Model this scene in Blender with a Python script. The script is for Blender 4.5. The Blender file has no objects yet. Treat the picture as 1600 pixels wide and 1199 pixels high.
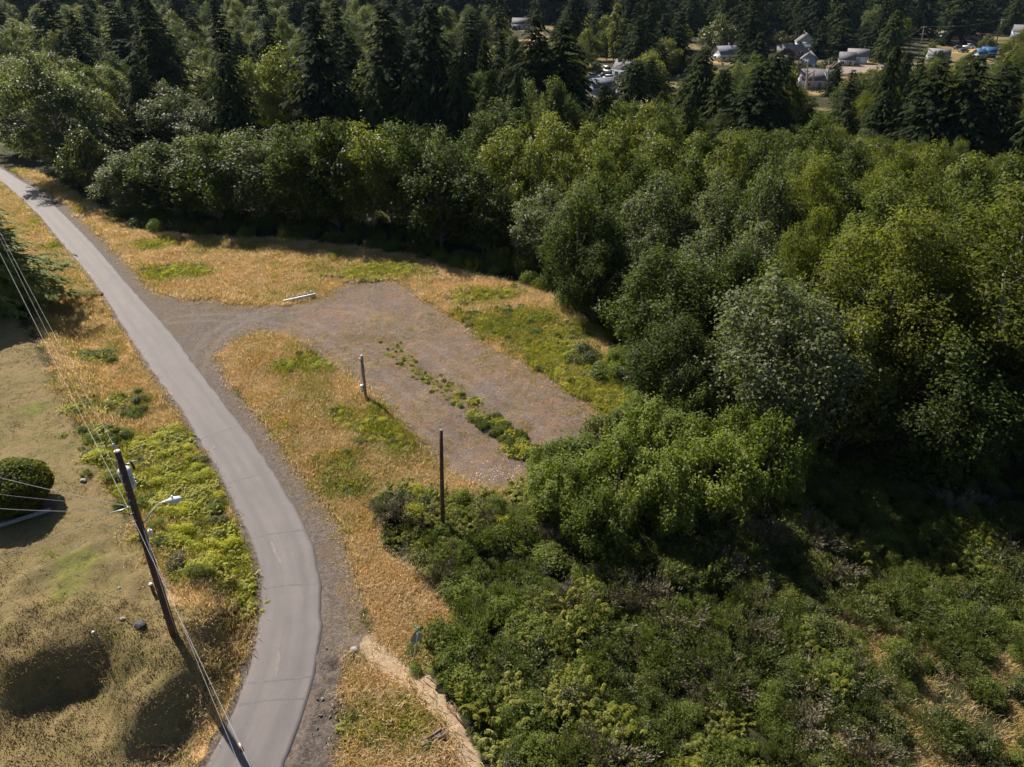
import bpy, math, random
import numpy as np
from mathutils import Vector, Matrix

C = bpy.context.scene.collection
scn = bpy.context.scene
# ------------------------------------------------------------------ camera, world, sun, exposure
F = 1110.0; CX, CY = 800.0, 599.5; CAMH = 34.0
PITCH = math.radians(31.2); CP, SP = math.cos(PITCH), math.sin(PITCH)
cam_d = bpy.data.cameras.new('camera'); cam = bpy.data.objects.new('camera', cam_d); C.objects.link(cam)
cam_d.sensor_width = 36.0; cam_d.lens = 36.0 * F / 1600.0
cam_d.clip_start = 0.5; cam_d.clip_end = 9000
cam.location = (0, 0, CAMH); cam.rotation_euler = (math.pi / 2 - PITCH, 0, 0)
scn.camera = cam
HAZE = 0.00003
SUN_EL, SUN_AZ = math.radians(44), math.radians(-41)     # azimuth measured from +Y towards +X
world = bpy.data.worlds.new('World'); scn.world = world; world.use_nodes = True
wn = world.node_tree; wn.nodes.clear()
sky = wn.nodes.new('ShaderNodeTexSky'); sky.sky_type = 'NISHITA'; sky.sun_disc = False
sky.sun_elevation = SUN_EL; sky.sun_rotation = SUN_AZ
bg = wn.nodes.new('ShaderNodeBackground'); bg.inputs['Strength'].default_value = 0.05
wo = wn.nodes.new('ShaderNodeOutputWorld')
wn.links.new(sky.outputs[0], bg.inputs[0]); wn.links.new(bg.outputs[0], wo.inputs[0])
sun_d = bpy.data.lights.new('sun', 'SUN'); sun_d.energy = 5.0; sun_d.angle = math.radians(0.6); sun_d.color = (1.0, 0.92, 0.80)
sun = bpy.data.objects.new('sun', sun_d); C.objects.link(sun)
SDIR = Vector((math.sin(SUN_AZ) * math.cos(SUN_EL), math.cos(SUN_AZ) * math.cos(SUN_EL), math.sin(SUN_EL)))
sun.rotation_euler = SDIR.to_track_quat('Z', 'Y').to_euler(); sun.location = SDIR * 200
scn.view_settings.view_transform = 'Standard'; scn.view_settings.look = 'None'
scn.view_settings.exposure = 0.95; scn.view_settings.gamma = 1.0
try: scn.view_settings.use_curve_mapping = False
except Exception: pass
scn.render.engine = 'CYCLES'
cy = scn.cycles
cy.use_denoising = True
cy.max_bounces = 5; cy.diffuse_bounces = 2; cy.glossy_bounces = 2; cy.transmission_bounces = 3; cy.transparent_max_bounces = 4
cy.use_adaptive_sampling = True; cy.adaptive_threshold = 0.02
cy.sample_clamp_indirect = 4.0
cy.caustics_reflective = False; cy.caustics_refractive = False

# ------------------------------------------------------------------ numeric helpers
def rng_(seed): return np.random.default_rng(seed)
def hash2(ix, iy, seed):
    n = (ix.astype(np.int64) * 374761393 + iy.astype(np.int64) * 668265263 + seed * 1442695041) & 0xFFFFFFFF
    n = ((n ^ (n >> 13)) * 1274126177) & 0xFFFFFFFF
    return ((n ^ (n >> 16)) & 0xFFFF) / 65535.0
def vnoise(x, y, seed=0):
    ix, iy = np.floor(x), np.floor(y); fx, fy = x - ix, y - iy
    fx = fx * fx * (3 - 2 * fx); fy = fy * fy * (3 - 2 * fy)
    a, b = hash2(ix, iy, seed), hash2(ix + 1, iy, seed); c, d = hash2(ix, iy + 1, seed), hash2(ix + 1, iy + 1, seed)
    return (a * (1 - fx) + b * fx) * (1 - fy) + (c * (1 - fx) + d * fx) * fy
def fbm(x, y, seed=0, octv=4, gain=0.5):
    s = 0; a = 1; t = 0
    for k in range(octv):
        s = s + a * vnoise(x * 2 ** k + 17.3 * k, y * 2 ** k - 9.1 * k, seed + k); t += a; a *= gain
    return s / t
def sstep(a, b, x):
    t = np.clip((x - a) / (b - a), 0, 1); return t * t * (3 - 2 * t)
def ray(u, v):
    yy = (CY - v) / F
    return np.array([(u - CX) / F, CP + yy * SP, -SP + yy * CP])
def at_z(u, v, z=0.0):
    d = ray(u, v); t = (z - CAMH) / d[2]; return d * t + np.array([0, 0, CAMH])
def at_y(u, v, y):
    d = ray(u, v); t = y / d[1]; return d * t + np.array([0, 0, CAMH])
def project(p):
    x, y, z = p[0], p[1], p[2] - CAMH
    dep = y * CP - z * SP; up = y * SP + z * CP
    return CX + F * x / dep, CY - F * up / dep, dep
def polyw(px, z=0.0): return np.array([at_z(u, v, z)[:2] for u, v in px])
def sdist(x, y, P):
    """signed distance to polygon P (positive inside), vectorised"""
    shp = x.shape; x = x.ravel(); y = y.ravel()
    best = np.full(x.shape, 1e9); ins = np.zeros(x.shape, bool)
    n = len(P)
    for i in range(n):
        x0, y0 = P[i]; x1, y1 = P[(i + 1) % n]
        dx, dy = x1 - x0, y1 - y0; L = dx * dx + dy * dy + 1e-12
        t = np.clip(((x - x0) * dx + (y - y0) * dy) / L, 0, 1)
        best = np.minimum(best, (x - x0 - t * dx) ** 2 + (y - y0 - t * dy) ** 2)
        c = ((y0 > y) != (y1 > y))
        with np.errstate(divide='ignore', invalid='ignore'):
            ins ^= c & (x < (x1 - x0) * (y - y0) / (y1 - y0 + 1e-15) + x0)
    d = np.sqrt(best)
    return np.where(ins, d, -d).reshape(shp)
def ldist(x, y, P):
    shp = x.shape; x = x.ravel(); y = y.ravel(); best = np.full(x.shape, 1e9)
    for i in range(len(P) - 1):
        x0, y0 = P[i][:2]; x1, y1 = P[i + 1][:2]; dx, dy = x1 - x0, y1 - y0; L = dx * dx + dy * dy + 1e-12
        t = np.clip(((x - x0) * dx + (y - y0) * dy) / L, 0, 1)
        best = np.minimum(best, (x - x0 - t * dx) ** 2 + (y - y0 - t * dy) ** 2)
    return np.sqrt(best).reshape(shp)

# ------------------------------------------------------------------ mesh and object helpers
def np_mesh(name, V, faces, attrs=None, smooth=False):
    """faces: list of int arrays (n,3)/(n,4); attrs: {name: (domain, type, array)}"""
    m = bpy.data.meshes.new(name)
    V = np.asarray(V, np.float32); m.vertices.add(len(V)); m.vertices.foreach_set('co', V.ravel())
    faces = [np.asarray(f, np.int32) for f in faces if len(f)]
    loops = np.concatenate([f.ravel() for f in faces]); tot = np.concatenate([np.full(len(f), f.shape[1], np.int32) for f in faces])
    st = np.concatenate([[0], np.cumsum(tot)[:-1]]).astype(np.int32)
    m.loops.add(len(loops)); m.loops.foreach_set('vertex_index', loops)
    m.polygons.add(len(tot)); m.polygons.foreach_set('loop_start', st); m.polygons.foreach_set('loop_total', tot)
    if smooth: m.polygons.foreach_set('use_smooth', np.ones(len(tot), bool))
    m.update(calc_edges=True)
    for k, (dom, typ, arr) in (attrs or {}).items():
        a = m.attributes.new(k, typ, dom); arr = np.asarray(arr, np.float32)
        a.data.foreach_set('color' if typ == 'FLOAT_COLOR' else ('vector' if typ == 'FLOAT_VECTOR' else 'value'), arr.ravel())
    return m
def link(name, mesh, mat=None, parent=None):
    o = bpy.data.objects.new(name, mesh); C.objects.link(o)
    if mat is not None and not mesh.materials: mesh.materials.append(mat)
    if parent is not None: o.parent = parent
    return o
def tag(o, label=None, cat=None, group=None, kind=None):
    if label: o['label'] = label
    if cat: o['category'] = cat
    if group: o['group'] = group
    if kind: o['kind'] = kind
    return o
def empty(name, loc, rz=0.0, label=None, cat=None, group=None):
    o = bpy.data.objects.new(name, None); C.objects.link(o); o.empty_display_size = 0.2
    o.location = loc; o.rotation_euler = (0, 0, rz); return tag(o, label, cat, group)
class MB:
    """collects boxes, tubes and quads into one mesh"""
    def __init__(s): s.V = []; s.Q = []; s.T = []; s.n = 0
    def add(s, V, Q=(), T=()):
        V = np.asarray(V, float).reshape(-1, 3)
        if len(Q): s.Q.append(np.asarray(Q, int).reshape(-1, 4) + s.n)
        if len(T): s.T.append(np.asarray(T, int).reshape(-1, 3) + s.n)
        s.V.append(V); s.n += len(V); return s
    def box(s, c, size, rz=0.0, rx=0.0, bev=0.0):
        hx, hy, hz = np.array(size) / 2
        P = np.array([(a * hx, b * hy, d * hz) for d in (-1, 1) for a, b in ((-1, -1), (1, -1), (1, 1), (-1, 1))], float)
        R = np.array(Matrix.Rotation(rz, 3, 'Z') @ Matrix.Rotation(rx, 3, 'X'))
        P = P @ R.T + np.array(c)
        return s.add(P, [(0, 3, 2, 1), (4, 5, 6, 7), (0, 1, 5, 4), (1, 2, 6, 5), (2, 3, 7, 6), (3, 0, 4, 7)])
    def tube(s, pts, rad, n=8, cap=True):
        pts = [np.array(p, float) for p in pts]; rad = [rad] * len(pts) if np.isscalar(rad) else list(rad)
        rings = []; prev = None
        for i, p in enumerate(pts):
            t = pts[min(i + 1, len(pts) - 1)] - pts[max(i - 1, 0)]; t = t / (np.linalg.norm(t) + 1e-9)
            if prev is None:
                a = np.array([0, 0, 1.0]) if abs(t[2]) < .9 else np.array([1.0, 0, 0])
                u = np.cross(t, a)
            else: u = prev - t * np.dot(prev, t)
            u = u / (np.linalg.norm(u) + 1e-9); w = np.cross(t, u); prev = u
            an = np.arange(n) * 2 * math.pi / n
            rings.append(p + rad[i] * (np.cos(an)[:, None] * u + np.sin(an)[:, None] * w))
        V = np.concatenate(rings); Q = []
        for i in range(len(pts) - 1):
            for k in range(n):
                Q.append((i * n + k, i * n + (k + 1) % n, (i + 1) * n + (k + 1) % n, (i + 1) * n + k))
        T = []
        if cap:
            V = np.concatenate([V, [pts[0], pts[-1]]]); a = len(V) - 2; b = (len(pts) - 1) * n
            for k in range(n): T += [(a, (k + 1) % n, k), (a + 1, b + k, b + (k + 1) % n)]
        return s.add(V, Q, T)
    def lathe(s, c, prof, n=14):
        """prof: [(r, z)...] about a vertical axis"""
        return s.tube_prof(c, prof, n)
    def tube_prof(s, c, prof, n):
        an = np.arange(n) * 2 * math.pi / n; V = []
        for r, z in prof: V += [(c[0] + r * math.cos(t), c[1] + r * math.sin(t), c[2] + z) for t in an]
        Q = [(i * n + k, i * n + (k + 1) % n, (i + 1) * n + (k + 1) % n, (i + 1) * n + k) for i in range(len(prof) - 1) for k in range(n)]
        m = len(V); V += [(c[0], c[1], c[2] + prof[0][1]), (c[0], c[1], c[2] + prof[-1][1])]
        b = (len(prof) - 1) * n
        T = [(m, (k + 1) % n, k) for k in range(n)] + [(m + 1, b + k, b + (k + 1) % n) for k in range(n)]
        return s.add(V, Q, T)
    def poly(s, P):
        """a flat convex polygon as a fan"""
        return s.add(P, [], [(0, i, i + 1) for i in range(1, len(P) - 1)])
    def mesh(s, name, smooth=False):
        fs = []
        if s.Q: fs.append(np.concatenate(s.Q))
        if s.T: fs.append(np.concatenate(s.T))
        return np_mesh(name, np.concatenate(s.V), fs, smooth=smooth)
    def build(s, name, mat, parent=None, smooth=False): return link(name, s.mesh(name, smooth), mat, parent)

# ------------------------------------------------------------------ materials
def new_mat(name):
    m = bpy.data.materials.new(name); m.use_nodes = True; nt = m.node_tree; nt.nodes.clear()
    out = nt.nodes.new('ShaderNodeOutputMaterial'); return m, nt, out
def N(nt, t, **kw):
    n = nt.nodes.new(t)
    for k, v in kw.items():
        if k in n.inputs: n.inputs[k].default_value = v
        else: setattr(n, k, v)
    return n
def L(nt, a, b): nt.links.new(a, b)
def mixc(nt, fac, a, b, blend='MIX'):
    n = nt.nodes.new('ShaderNodeMix'); n.data_type = 'RGBA'; n.blend_type = blend
    for sock, v in ((n.inputs[0], fac), (n.inputs[6], a), (n.inputs[7], b)):
        if hasattr(v, 'links'): L(nt, v, sock)
        elif isinstance(v, (int, float)): sock.default_value = v
        else: sock.default_value = (*v, 1) if len(v) == 3 else v
    return n.outputs[2]
def mth(nt, op, a, b=None, clamp=False):
    n = nt.nodes.new('ShaderNodeMath'); n.operation = op; n.use_clamp = clamp
    for s, v in zip(n.inputs, (a, b)):
        if v is None: continue
        if hasattr(v, 'links'): L(nt, v, s)
        else: s.default_value = v
    return n.outputs[0]
def ramp(nt, fac, stops):
    n = nt.nodes.new('ShaderNodeValToRGB'); cr = n.color_ramp
    while len(cr.elements) < len(stops): cr.elements.new(0.5)
    for e, (p, c) in zip(cr.elements, stops): e.position = p; e.color = (*c, 1)
    L(nt, fac, n.inputs[0]); return n.outputs[0]
def noise(nt, scale, detail=4, rough=0.6, coord=None):
    n = N(nt, 'ShaderNodeTexNoise'); n.inputs['Scale'].default_value = scale; n.inputs['Detail'].default_value = detail; n.inputs['Roughness'].default_value = rough
    if coord is not None: L(nt, coord, n.inputs['Vector'])
    return n.outputs[0]
def leaf_mat(name, stops, trans=0.35, rough=0.5, spec=0.5, obj_var=0.35, trans_gain=(1.5, 1.7, 0.6), drift=None):
    """leaves: colour from a per-leaf tint and a per-plant random value, light passes through the blade"""
    m, nt, out = new_mat(name)
    at = N(nt, 'ShaderNodeAttribute'); at.attribute_name = 'tint'; at.attribute_type = 'GEOMETRY'
    oi = N(nt, 'ShaderNodeObjectInfo')
    f = mth(nt, 'ADD', mth(nt, 'MULTIPLY', at.outputs['Fac'], 1 - obj_var), mth(nt, 'MULTIPLY', oi.outputs['Random'], obj_var))
    col = ramp(nt, f, stops)
    if drift:
        gp = N(nt, 'ShaderNodeNewGeometry'); d1 = noise(nt, .35, 5, .65, gp.outputs['Position']); d2 = noise(nt, 1.3, 4, .6, gp.outputs['Position'])
        col = mixc(nt, ramp(nt, d1, [(.42, (0, 0, 0)), (.66, (1, 1, 1))]), col, mixc(nt, 1.0, col, drift[0], 'MULTIPLY')); col = mixc(nt, ramp(nt, d2, [(.45, (0, 0, 0)), (.7, (1, 1, 1))]), col, mixc(nt, 1.0, col, drift[1], 'MULTIPLY'))
    b = N(nt, 'ShaderNodeBsdfPrincipled'); L(nt, col, b.inputs['Base Color']); b.inputs['Roughness'].default_value = rough
    b.inputs['Specular IOR Level'].default_value = spec
    t = N(nt, 'ShaderNodeBsdfTranslucent'); L(nt, mixc(nt, 1.0, col, trans_gain, 'MULTIPLY'), t.inputs[0])
    ms = N(nt, 'ShaderNodeMixShader'); ms.inputs[0].default_value = trans
    L(nt, b.outputs[0], ms.inputs[1]); L(nt, t.outputs[0], ms.inputs[2]); L(nt, ms.outputs[0], out.inputs[0])
    return m
def plain(name, col, rough=0.6, metal=0.0, var=0.25, scale=6.0, bump=0.0, spec=0.4):
    m, nt, out = new_mat(name)
    tc = N(nt, 'ShaderNodeTexCoord'); nz = noise(nt, scale, 5, 0.65, tc.outputs['Object'])
    c0 = tuple(c * (1 - var) for c in col); c1 = tuple(min(1, c * (1 + var)) for c in col)
    cc = ramp(nt, nz, [(0.3, c0), (0.7, c1)])
    b = N(nt, 'ShaderNodeBsdfPrincipled'); L(nt, cc, b.inputs['Base Color'])
    b.inputs['Roughness'].default_value = rough; b.inputs['Metallic'].default_value = metal; b.inputs['Specular IOR Level'].default_value = spec
    if bump:
        bp = N(nt, 'ShaderNodeBump'); bp.inputs['Strength'].default_value = bump; bp.inputs['Distance'].default_value = 0.05
        L(nt, nz, bp.inputs['Height']); L(nt, bp.outputs[0], b.inputs['Normal'])
    L(nt, b.outputs[0], out.inputs[0]); return m
# ================================================================== LAYOUT (traced outlines brought down to the ground)
RL = [(-160, 205), (-60, 250), (0, 283), (20, 299), (60, 337), (100, 385), (150, 446), (185, 500), (215, 547), (250, 598), (290, 652), (315, 697), (340, 738), (365, 786), (385, 828), (400, 868), (408, 905), (410, 940), (406, 985), (399, 1020), (385, 1065), (366, 1110), (345, 1158), (325, 1199), (290, 1262), (240, 1340)]
RR = [(-160, 190), (-60, 231), (0, 262), (30, 281), (62, 300), (110, 345), (150, 386), (190, 433), (245, 494), (285, 542), (325, 597), (360, 641), (398, 693), (430, 741), (455, 780), (478, 821), (492, 858), (500, 898), (504, 935), (503, 975), (500, 1020), (490, 1068), (477, 1110), (464, 1152), (447, 1199), (418, 1262), (375, 1340)]
def catmull(P, n=8):
    P = np.array(P, float); out = []
    for i in range(len(P) - 1):
        p0, p1, p2, p3 = P[max(i - 1, 0)], P[i], P[i + 1], P[min(i + 2, len(P) - 1)]
        for t in np.linspace(0, 1, n, endpoint=False):
            out.append(.5 * (2 * p1 + (p2 - p0) * t + (2 * p0 - 5 * p1 + 4 * p2 - p3) * t * t + (3 * p1 - p0 - 3 * p2 + p3) * t ** 3))
    out.append(P[-1]); return np.array(out)
def resample(P, n):
    d = np.concatenate([[0], np.cumsum(np.linalg.norm(np.diff(P, axis=0), axis=1))]); s = np.linspace(0, d[-1], n)
    return np.stack([np.interp(s, d, P[:, k]) for k in range(P.shape[1])], 1), d[-1]
def smooth_line(P, it=10):
    P = P.copy()
    for _ in range(it): P[1:-1] = P[1:-1] * .5 + (P[:-2] + P[2:]) * .25
    return P
_l, _ = resample(catmull([at_z(u, v)[:2] for u, v in RL]), 240); _r, ROAD_LEN = resample(catmull([at_z(u, v)[:2] for u, v in RR]), 240)
ROAD_C = smooth_line((_l + _r) / 2, 12)
ROAD_W = smooth_line(np.linalg.norm(_l - _r, axis=1)[:, None], 60)[:, 0]
ROAD_L = smooth_line(_l, 6); ROAD_R = smooth_line(_r, 6)
ROAD_W = smooth_line((ldist(ROAD_C[:, 0], ROAD_C[:, 1], ROAD_L) + ldist(ROAD_C[:, 0], ROAD_C[:, 1], ROAD_R))[:, None], 20)[:, 0]
ROAD_CL = ROAD_C[::4]

# lawn plateau (raised) : lower edge breaks down in a steep bank
PLAT = [(-700, 1060), (-200, 1045), (0, 1032), (80, 1006), (150, 981), (190, 983), (202, 1040), (215, 1092), (245, 1083), (300, 1043), (345, 1008), (372, 975), (372, 930), (330, 905), (262, 860), (205, 790), (165, 720), (120, 640), (80, 565), (40, 500), (-40, 440), (-200, 360), (-700, 200)]
PLAT_H = 2.4
PLATW = polyw(PLAT, PLAT_H)
def terrain(x, y):
    x = np.asarray(x, float); y = np.asarray(y, float)
    near = (np.abs(x) < 140) & (y > 5) & (y < 170)
    z = np.zeros(x.shape)
    if near.any():
        xn, yn = x[near], y[near]
        sd = sdist(xn, yn, PLATW) + (fbm(xn * .5, yn * .5, 5, 3) - .5) * 1.1
        dr = ldist(xn, yn, ROAD_CL) - 2.3
        w = 2.9 + 3.1 * sstep(28.5, 34, yn)
        p = PLAT_H * sstep(-w * .75, w * .25, sd)
        lumps = (fbm(xn * .8, yn * .8, 9, 3) - .5) * .9 * sstep(-5, -1, sd) * sstep(36, 30, yn)
        side = sstep(-3, -6, xn + .4 * (yn - 28) * 0)          # bank only exists on the lawn side of the road
        left = sstep(0.2, 2.6, dr)
        on_left = (xn < np.interp(yn, ROAD_C[::-1, 1], ROAD_C[::-1, 0])).astype(float)
        base = (fbm(xn * .09, yn * .09, 31, 4) - .5) * 1.0 * sstep(1.0, 6, dr)
        rough = (fbm(xn * .55, yn * .55, 77, 3) - .5) * .35 * sstep(1.0, 4, dr)
        gully = -2.2 * sstep(14, 30, xn) * sstep(62, 48, yn)
        z[near] = (p + lumps) * left * on_left + base * (1 - on_left * .6) + rough * .6 + gully
    far = ~near
    z[far] = (fbm(x[far] * .01, y[far] * .01, 3, 3) - .5) * 3.0 * sstep(170, 300, np.hypot(x[far], y[far]))
    return z
def tz(x, y): return float(terrain(np.array([x]), np.array([y]))[0])
def hit(u, v):
    """first ground point along the view ray of a traced pixel"""
    d = ray(u, v); t0 = (5.0 - CAMH) / d[2]; t1 = (-5.0 - CAMH) / d[2]
    t = np.linspace(t0, t1, 260); P = d[None] * t[:, None] + np.array([0, 0, CAMH])
    g = P[:, 2] - terrain(P[:, 0], P[:, 1]); k = int(np.argmax(g <= 0))
    k = max(k, 1); a = g[k - 1] / (g[k - 1] - g[k] + 1e-9); q = P[k - 1] + (P[k] - P[k - 1]) * a
    return np.array([q[0], q[1], tz(q[0], q[1])])
def polyh(px): return np.array([hit(u, v)[:2] for u, v in px])

M_GRAVEL = polyw([(40, 272), (62, 285), (112, 322), (162, 368), (207, 413), (240, 450), (285, 466), (330, 470), (385, 475), (440, 480), (500, 464), (535, 441), (580, 437), (625, 440), (668, 470), (722, 500), (772, 545), (832, 572), (902, 614), (952, 642), (990, 664), (965, 705), (880, 742), (830, 764), (770, 766), (712, 752), (668, 715), (640, 682), (612, 655), (592, 628), (562, 602), (520, 577), (480, 552), (450, 527), (400, 523), (362, 541), (345, 556), (360, 595), (398, 645), (437, 692), (475, 745), (510, 790), (540, 835), (560, 880), (567, 930), (574, 970), (592, 1000), (560, 1030), (548, 1050), (545, 1100), (532, 1199), (525, 1290), (320, 1340), (400, 1180), (455, 1000), (448, 880), (400, 780), (322, 640), (150, 410), (40, 292)])
M_DRIVE = polyw([(210, 430), (285, 468), (380, 478), (470, 482), (440, 515), (380, 530), (345, 556), (365, 600), (440, 700), (470, 780), (300, 620)])
M_DIRT = polyw([(556, 1012), (580, 985), (602, 1000), (640, 1036), (690, 1082), (722, 1128), (752, 1178), (772, 1270), (722, 1270), (702, 1205), (690, 1152), (660, 1112), (620, 1082), (588, 1062), (560, 1040)])
M_CLOD = polyw([(500, 1010), (556, 1030), (545, 1050), (540, 1110), (528, 1199), (520, 1290), (420, 1290), (470, 1160), (495, 1080)])
M_FIELD = polyw([(20, 262), (60, 270), (110, 298), (160, 332), (200, 358), (300, 370), (450, 376), (560, 390), (650, 402), (750, 428), (840, 452), (905, 490), (950, 530), (960, 560), (985, 620), (1005, 665), (960, 690), (900, 640), (760, 560), (660, 490), (560, 460), (440, 500), (300, 500), (200, 430), (100, 330)])
M_TRI = polyw([(340, 556), (362, 538), (400, 521), (450, 525), (520, 575), (592, 626), (640, 682), (690, 735), (740, 762), (800, 775), (760, 790), (690, 780), (640, 768), (580, 780), (600, 850), (650, 905), (700, 960), (695, 1000), (660, 1045), (640, 1040), (590, 1000), (560, 910), (520, 800), (437, 690), (362, 595)])
M_ISLE = polyw([(543, 1035), (562, 1036), (590, 1060), (622, 1085), (662, 1115), (690, 1155), (702, 1205), (715, 1290), (520, 1290), (530, 1199), (540, 1100)])
M_VERGE = polyh([(-60, 240), (0, 284), (60, 340), (110, 400), (190, 510), (260, 620), (345, 750), (385, 830), (408, 905), (408, 985), (385, 1070), (345, 1160), (320, 1215), (230, 1250), (300, 1130), (352, 1010), (345, 985), (290, 950), (235, 890), (180, 780), (140, 700), (90, 590), (50, 500), (60, 430), (0, 330)])
M_LAWN = polyw(PLAT, PLAT_H)
M_WOOD = polyw([(-900, 150), (-100, 160), (0, 230), (60, 268), (120, 298), (190, 352), (300, 368), (450, 374), (560, 388), (650, 400), (750, 425), (840, 450), (905, 485), (950, 525), (975, 600), (1000, 660), (1230, 720), (1600, 745), (2600, 740), (2600, 120), (800, 100)])
M_BRUSH = polyw([(575, 780), (640, 764), (700, 775), (800, 772), (880, 740), (985, 664), (1100, 690), (1700, 730), (2300, 800), (2000, 1320), (780, 1320), (760, 1200), (738, 1128), (712, 1070), (690, 1030), (735, 985), (745, 930), (690, 900), (605, 850)])
M_SLOPE = polyw([(-200, 1040), (0, 1035), (150, 985), (300, 1040), (385, 960), (398, 1030), (330, 1190), (300, 1290), (-300, 1340)])
M_RIDGE = polyw([(590, 535), (615, 540), (680, 590), (740, 620), (800, 670), (850, 705), (880, 735), (850, 740), (800, 700), (740, 660), (690, 620), (640, 580)])
M_FARP = [(polyw(p), k) for p, k in [
    ([(920, 150), (968, 150), (968, 121), (920, 121)], 'pave'), ([(920, 121), (962, 121), (955, 112), (925, 114)], 'straw'),
    ([(1195, 150), (1300, 150), (1290, 110), (1200, 108)], 'straw'), ([(1300, 118), (1440, 108), (1440, 96), (1320, 92), (1300, 100)], 'straw'),
    ([(1290, 118), (1360, 108), (1440, 102), (1440, 97), (1360, 101), (1290, 108)], 'pave'), ([(1440, 100), (1540, 100), (1540, 76), (1460, 76)], 'green'), ([(1490, 86), (1560, 82), (1560, 72), (1490, 72)], 'straw'),
    ([(1060, 12), (1095, 12), (1100, 5), (1055, 5)], 'straw'), ([(1085, 100), (1145, 100), (1145, 92), (1090, 90)], 'straw'), ([(820, 90), (870, 95), (870, 60), (800, 60)], 'straw')]]
# patches: (pixel u, v, radius m, stretch along x, kind)
PATCH = [(238, 383, 2.2, 1.6, 'lime'), (285, 425, 2.4, 2.0, 'lime'), (262, 432, 1.6, 1.4, 'lime'), (600, 425, 3.0, 2.6, 'lime'), (760, 462, 2.2, 1.8, 'lime'), (560, 430, 1.6, 2.0, 'lime'), (700, 465, 1.0, 1.0, 'dark'), (805, 500, 3.0, 1.8, 'weed'), (840, 530, 2.6, 1.8, 'weed'), (880, 560, 3.0, 1.6, 'weed'), (930, 600, 3.0, 1.2, 'lime'), (965, 640, 2.0, 1.2, 'lime'), (870, 495, 0.9, 1.0, 'dark'), (900, 520, 2.5, 1.4, 'weed'), (690, 500, 1.7, 1.6, 'weed'), (670, 510, 1.0, 1.4, 'weed'),
         (530, 725, 1.6, 1.2, 'weed'), (545, 720, 1.0, 1.0, 'weed'), (590, 672, 1.8, 1.3, 'lime'), (575, 690, 1.1, 1.0, 'weed'), (625, 695, 1.6, 1.2, 'lime'), (505, 570, 1.8, 1.6, 'lime'), (450, 575, 1.2, 1.5, 'lime'), (590, 640, 1.2, 1.2, 'lime'), (540, 650, 1.2, 1.6, 'lime'), (545, 760, 1.4, 1.4, 'weed'),
         (560, 1130, 1.8, 1.0, 'weed'), (600, 1150, 1.8, 1.2, 'weed'), (640, 1140, 1.2, 1.0, 'lime'), (660, 1030, 1.4, 1.0, 'weed'),
         (265, 700, 2.3, 1.0, 'lime'), (290, 740, 2.4, 1.0, 'lime'), (225, 750, 2.6, 1.0, 'lime'), (320, 790, 2.6, 1.0, 'lime'), (350, 840, 2.2, 1.0, 'lime'), (300, 850, 2.4, 1.0, 'lime'), (260, 790, 2.2, 1.0, 'weed'), (190, 690, 2.4, 1.0, 'weed'), (150, 640, 2.2, 1.0, 'weed'), (200, 640, 2.0, 1.0, 'weed'), (180, 720, 1.6, 1.0, 'lime'), (365, 880, 2.0, 1.0, 'lime'), (330, 885, 2.0, 1.0, 'lime'), (380, 930, 1.5, 1.0, 'lime'), (300, 800, 2.4, 1.0, 'lime'), (240, 700, 1.6, 1.0, 'lime'), (350, 910, 1.8, 1.0, 'straw'), (320, 920, 1.6, 1.0, 'straw'), (150, 560, 1.6, 1.2, 'weed'), (110, 330, 1.6, 1.2, 'lime'), (80, 335, 1.4, 1.4, 'lime'), (90, 385, 1.2, 1.0, 'lime')]
PATCH += [(780, 520, 2.0, 1.5, 'weed'), (860, 585, 2.2, 1.5, 'lime'), (905, 615, 2.0, 1.4, 'lime'), (820, 520, 2.2, 1.5, 'weed'), (945, 618, 2.2, 1.2, 'weed'), (900, 580, 2.5, 1.4, 'weed'), (850, 550, 2.2, 1.6, 'lime'), (100, 925, 1.9, 1.0, 'mow'), (120, 880, 1.3, 1.4, 'mow'), (60, 640, 1.6, 1.0, 'mow'), (90, 470, 1.5, 1.0, 'mow')]
PATCHW = [(*hit(u, v)[:2], r, st, k) for u, v, r, st, k in PATCH]

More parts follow.
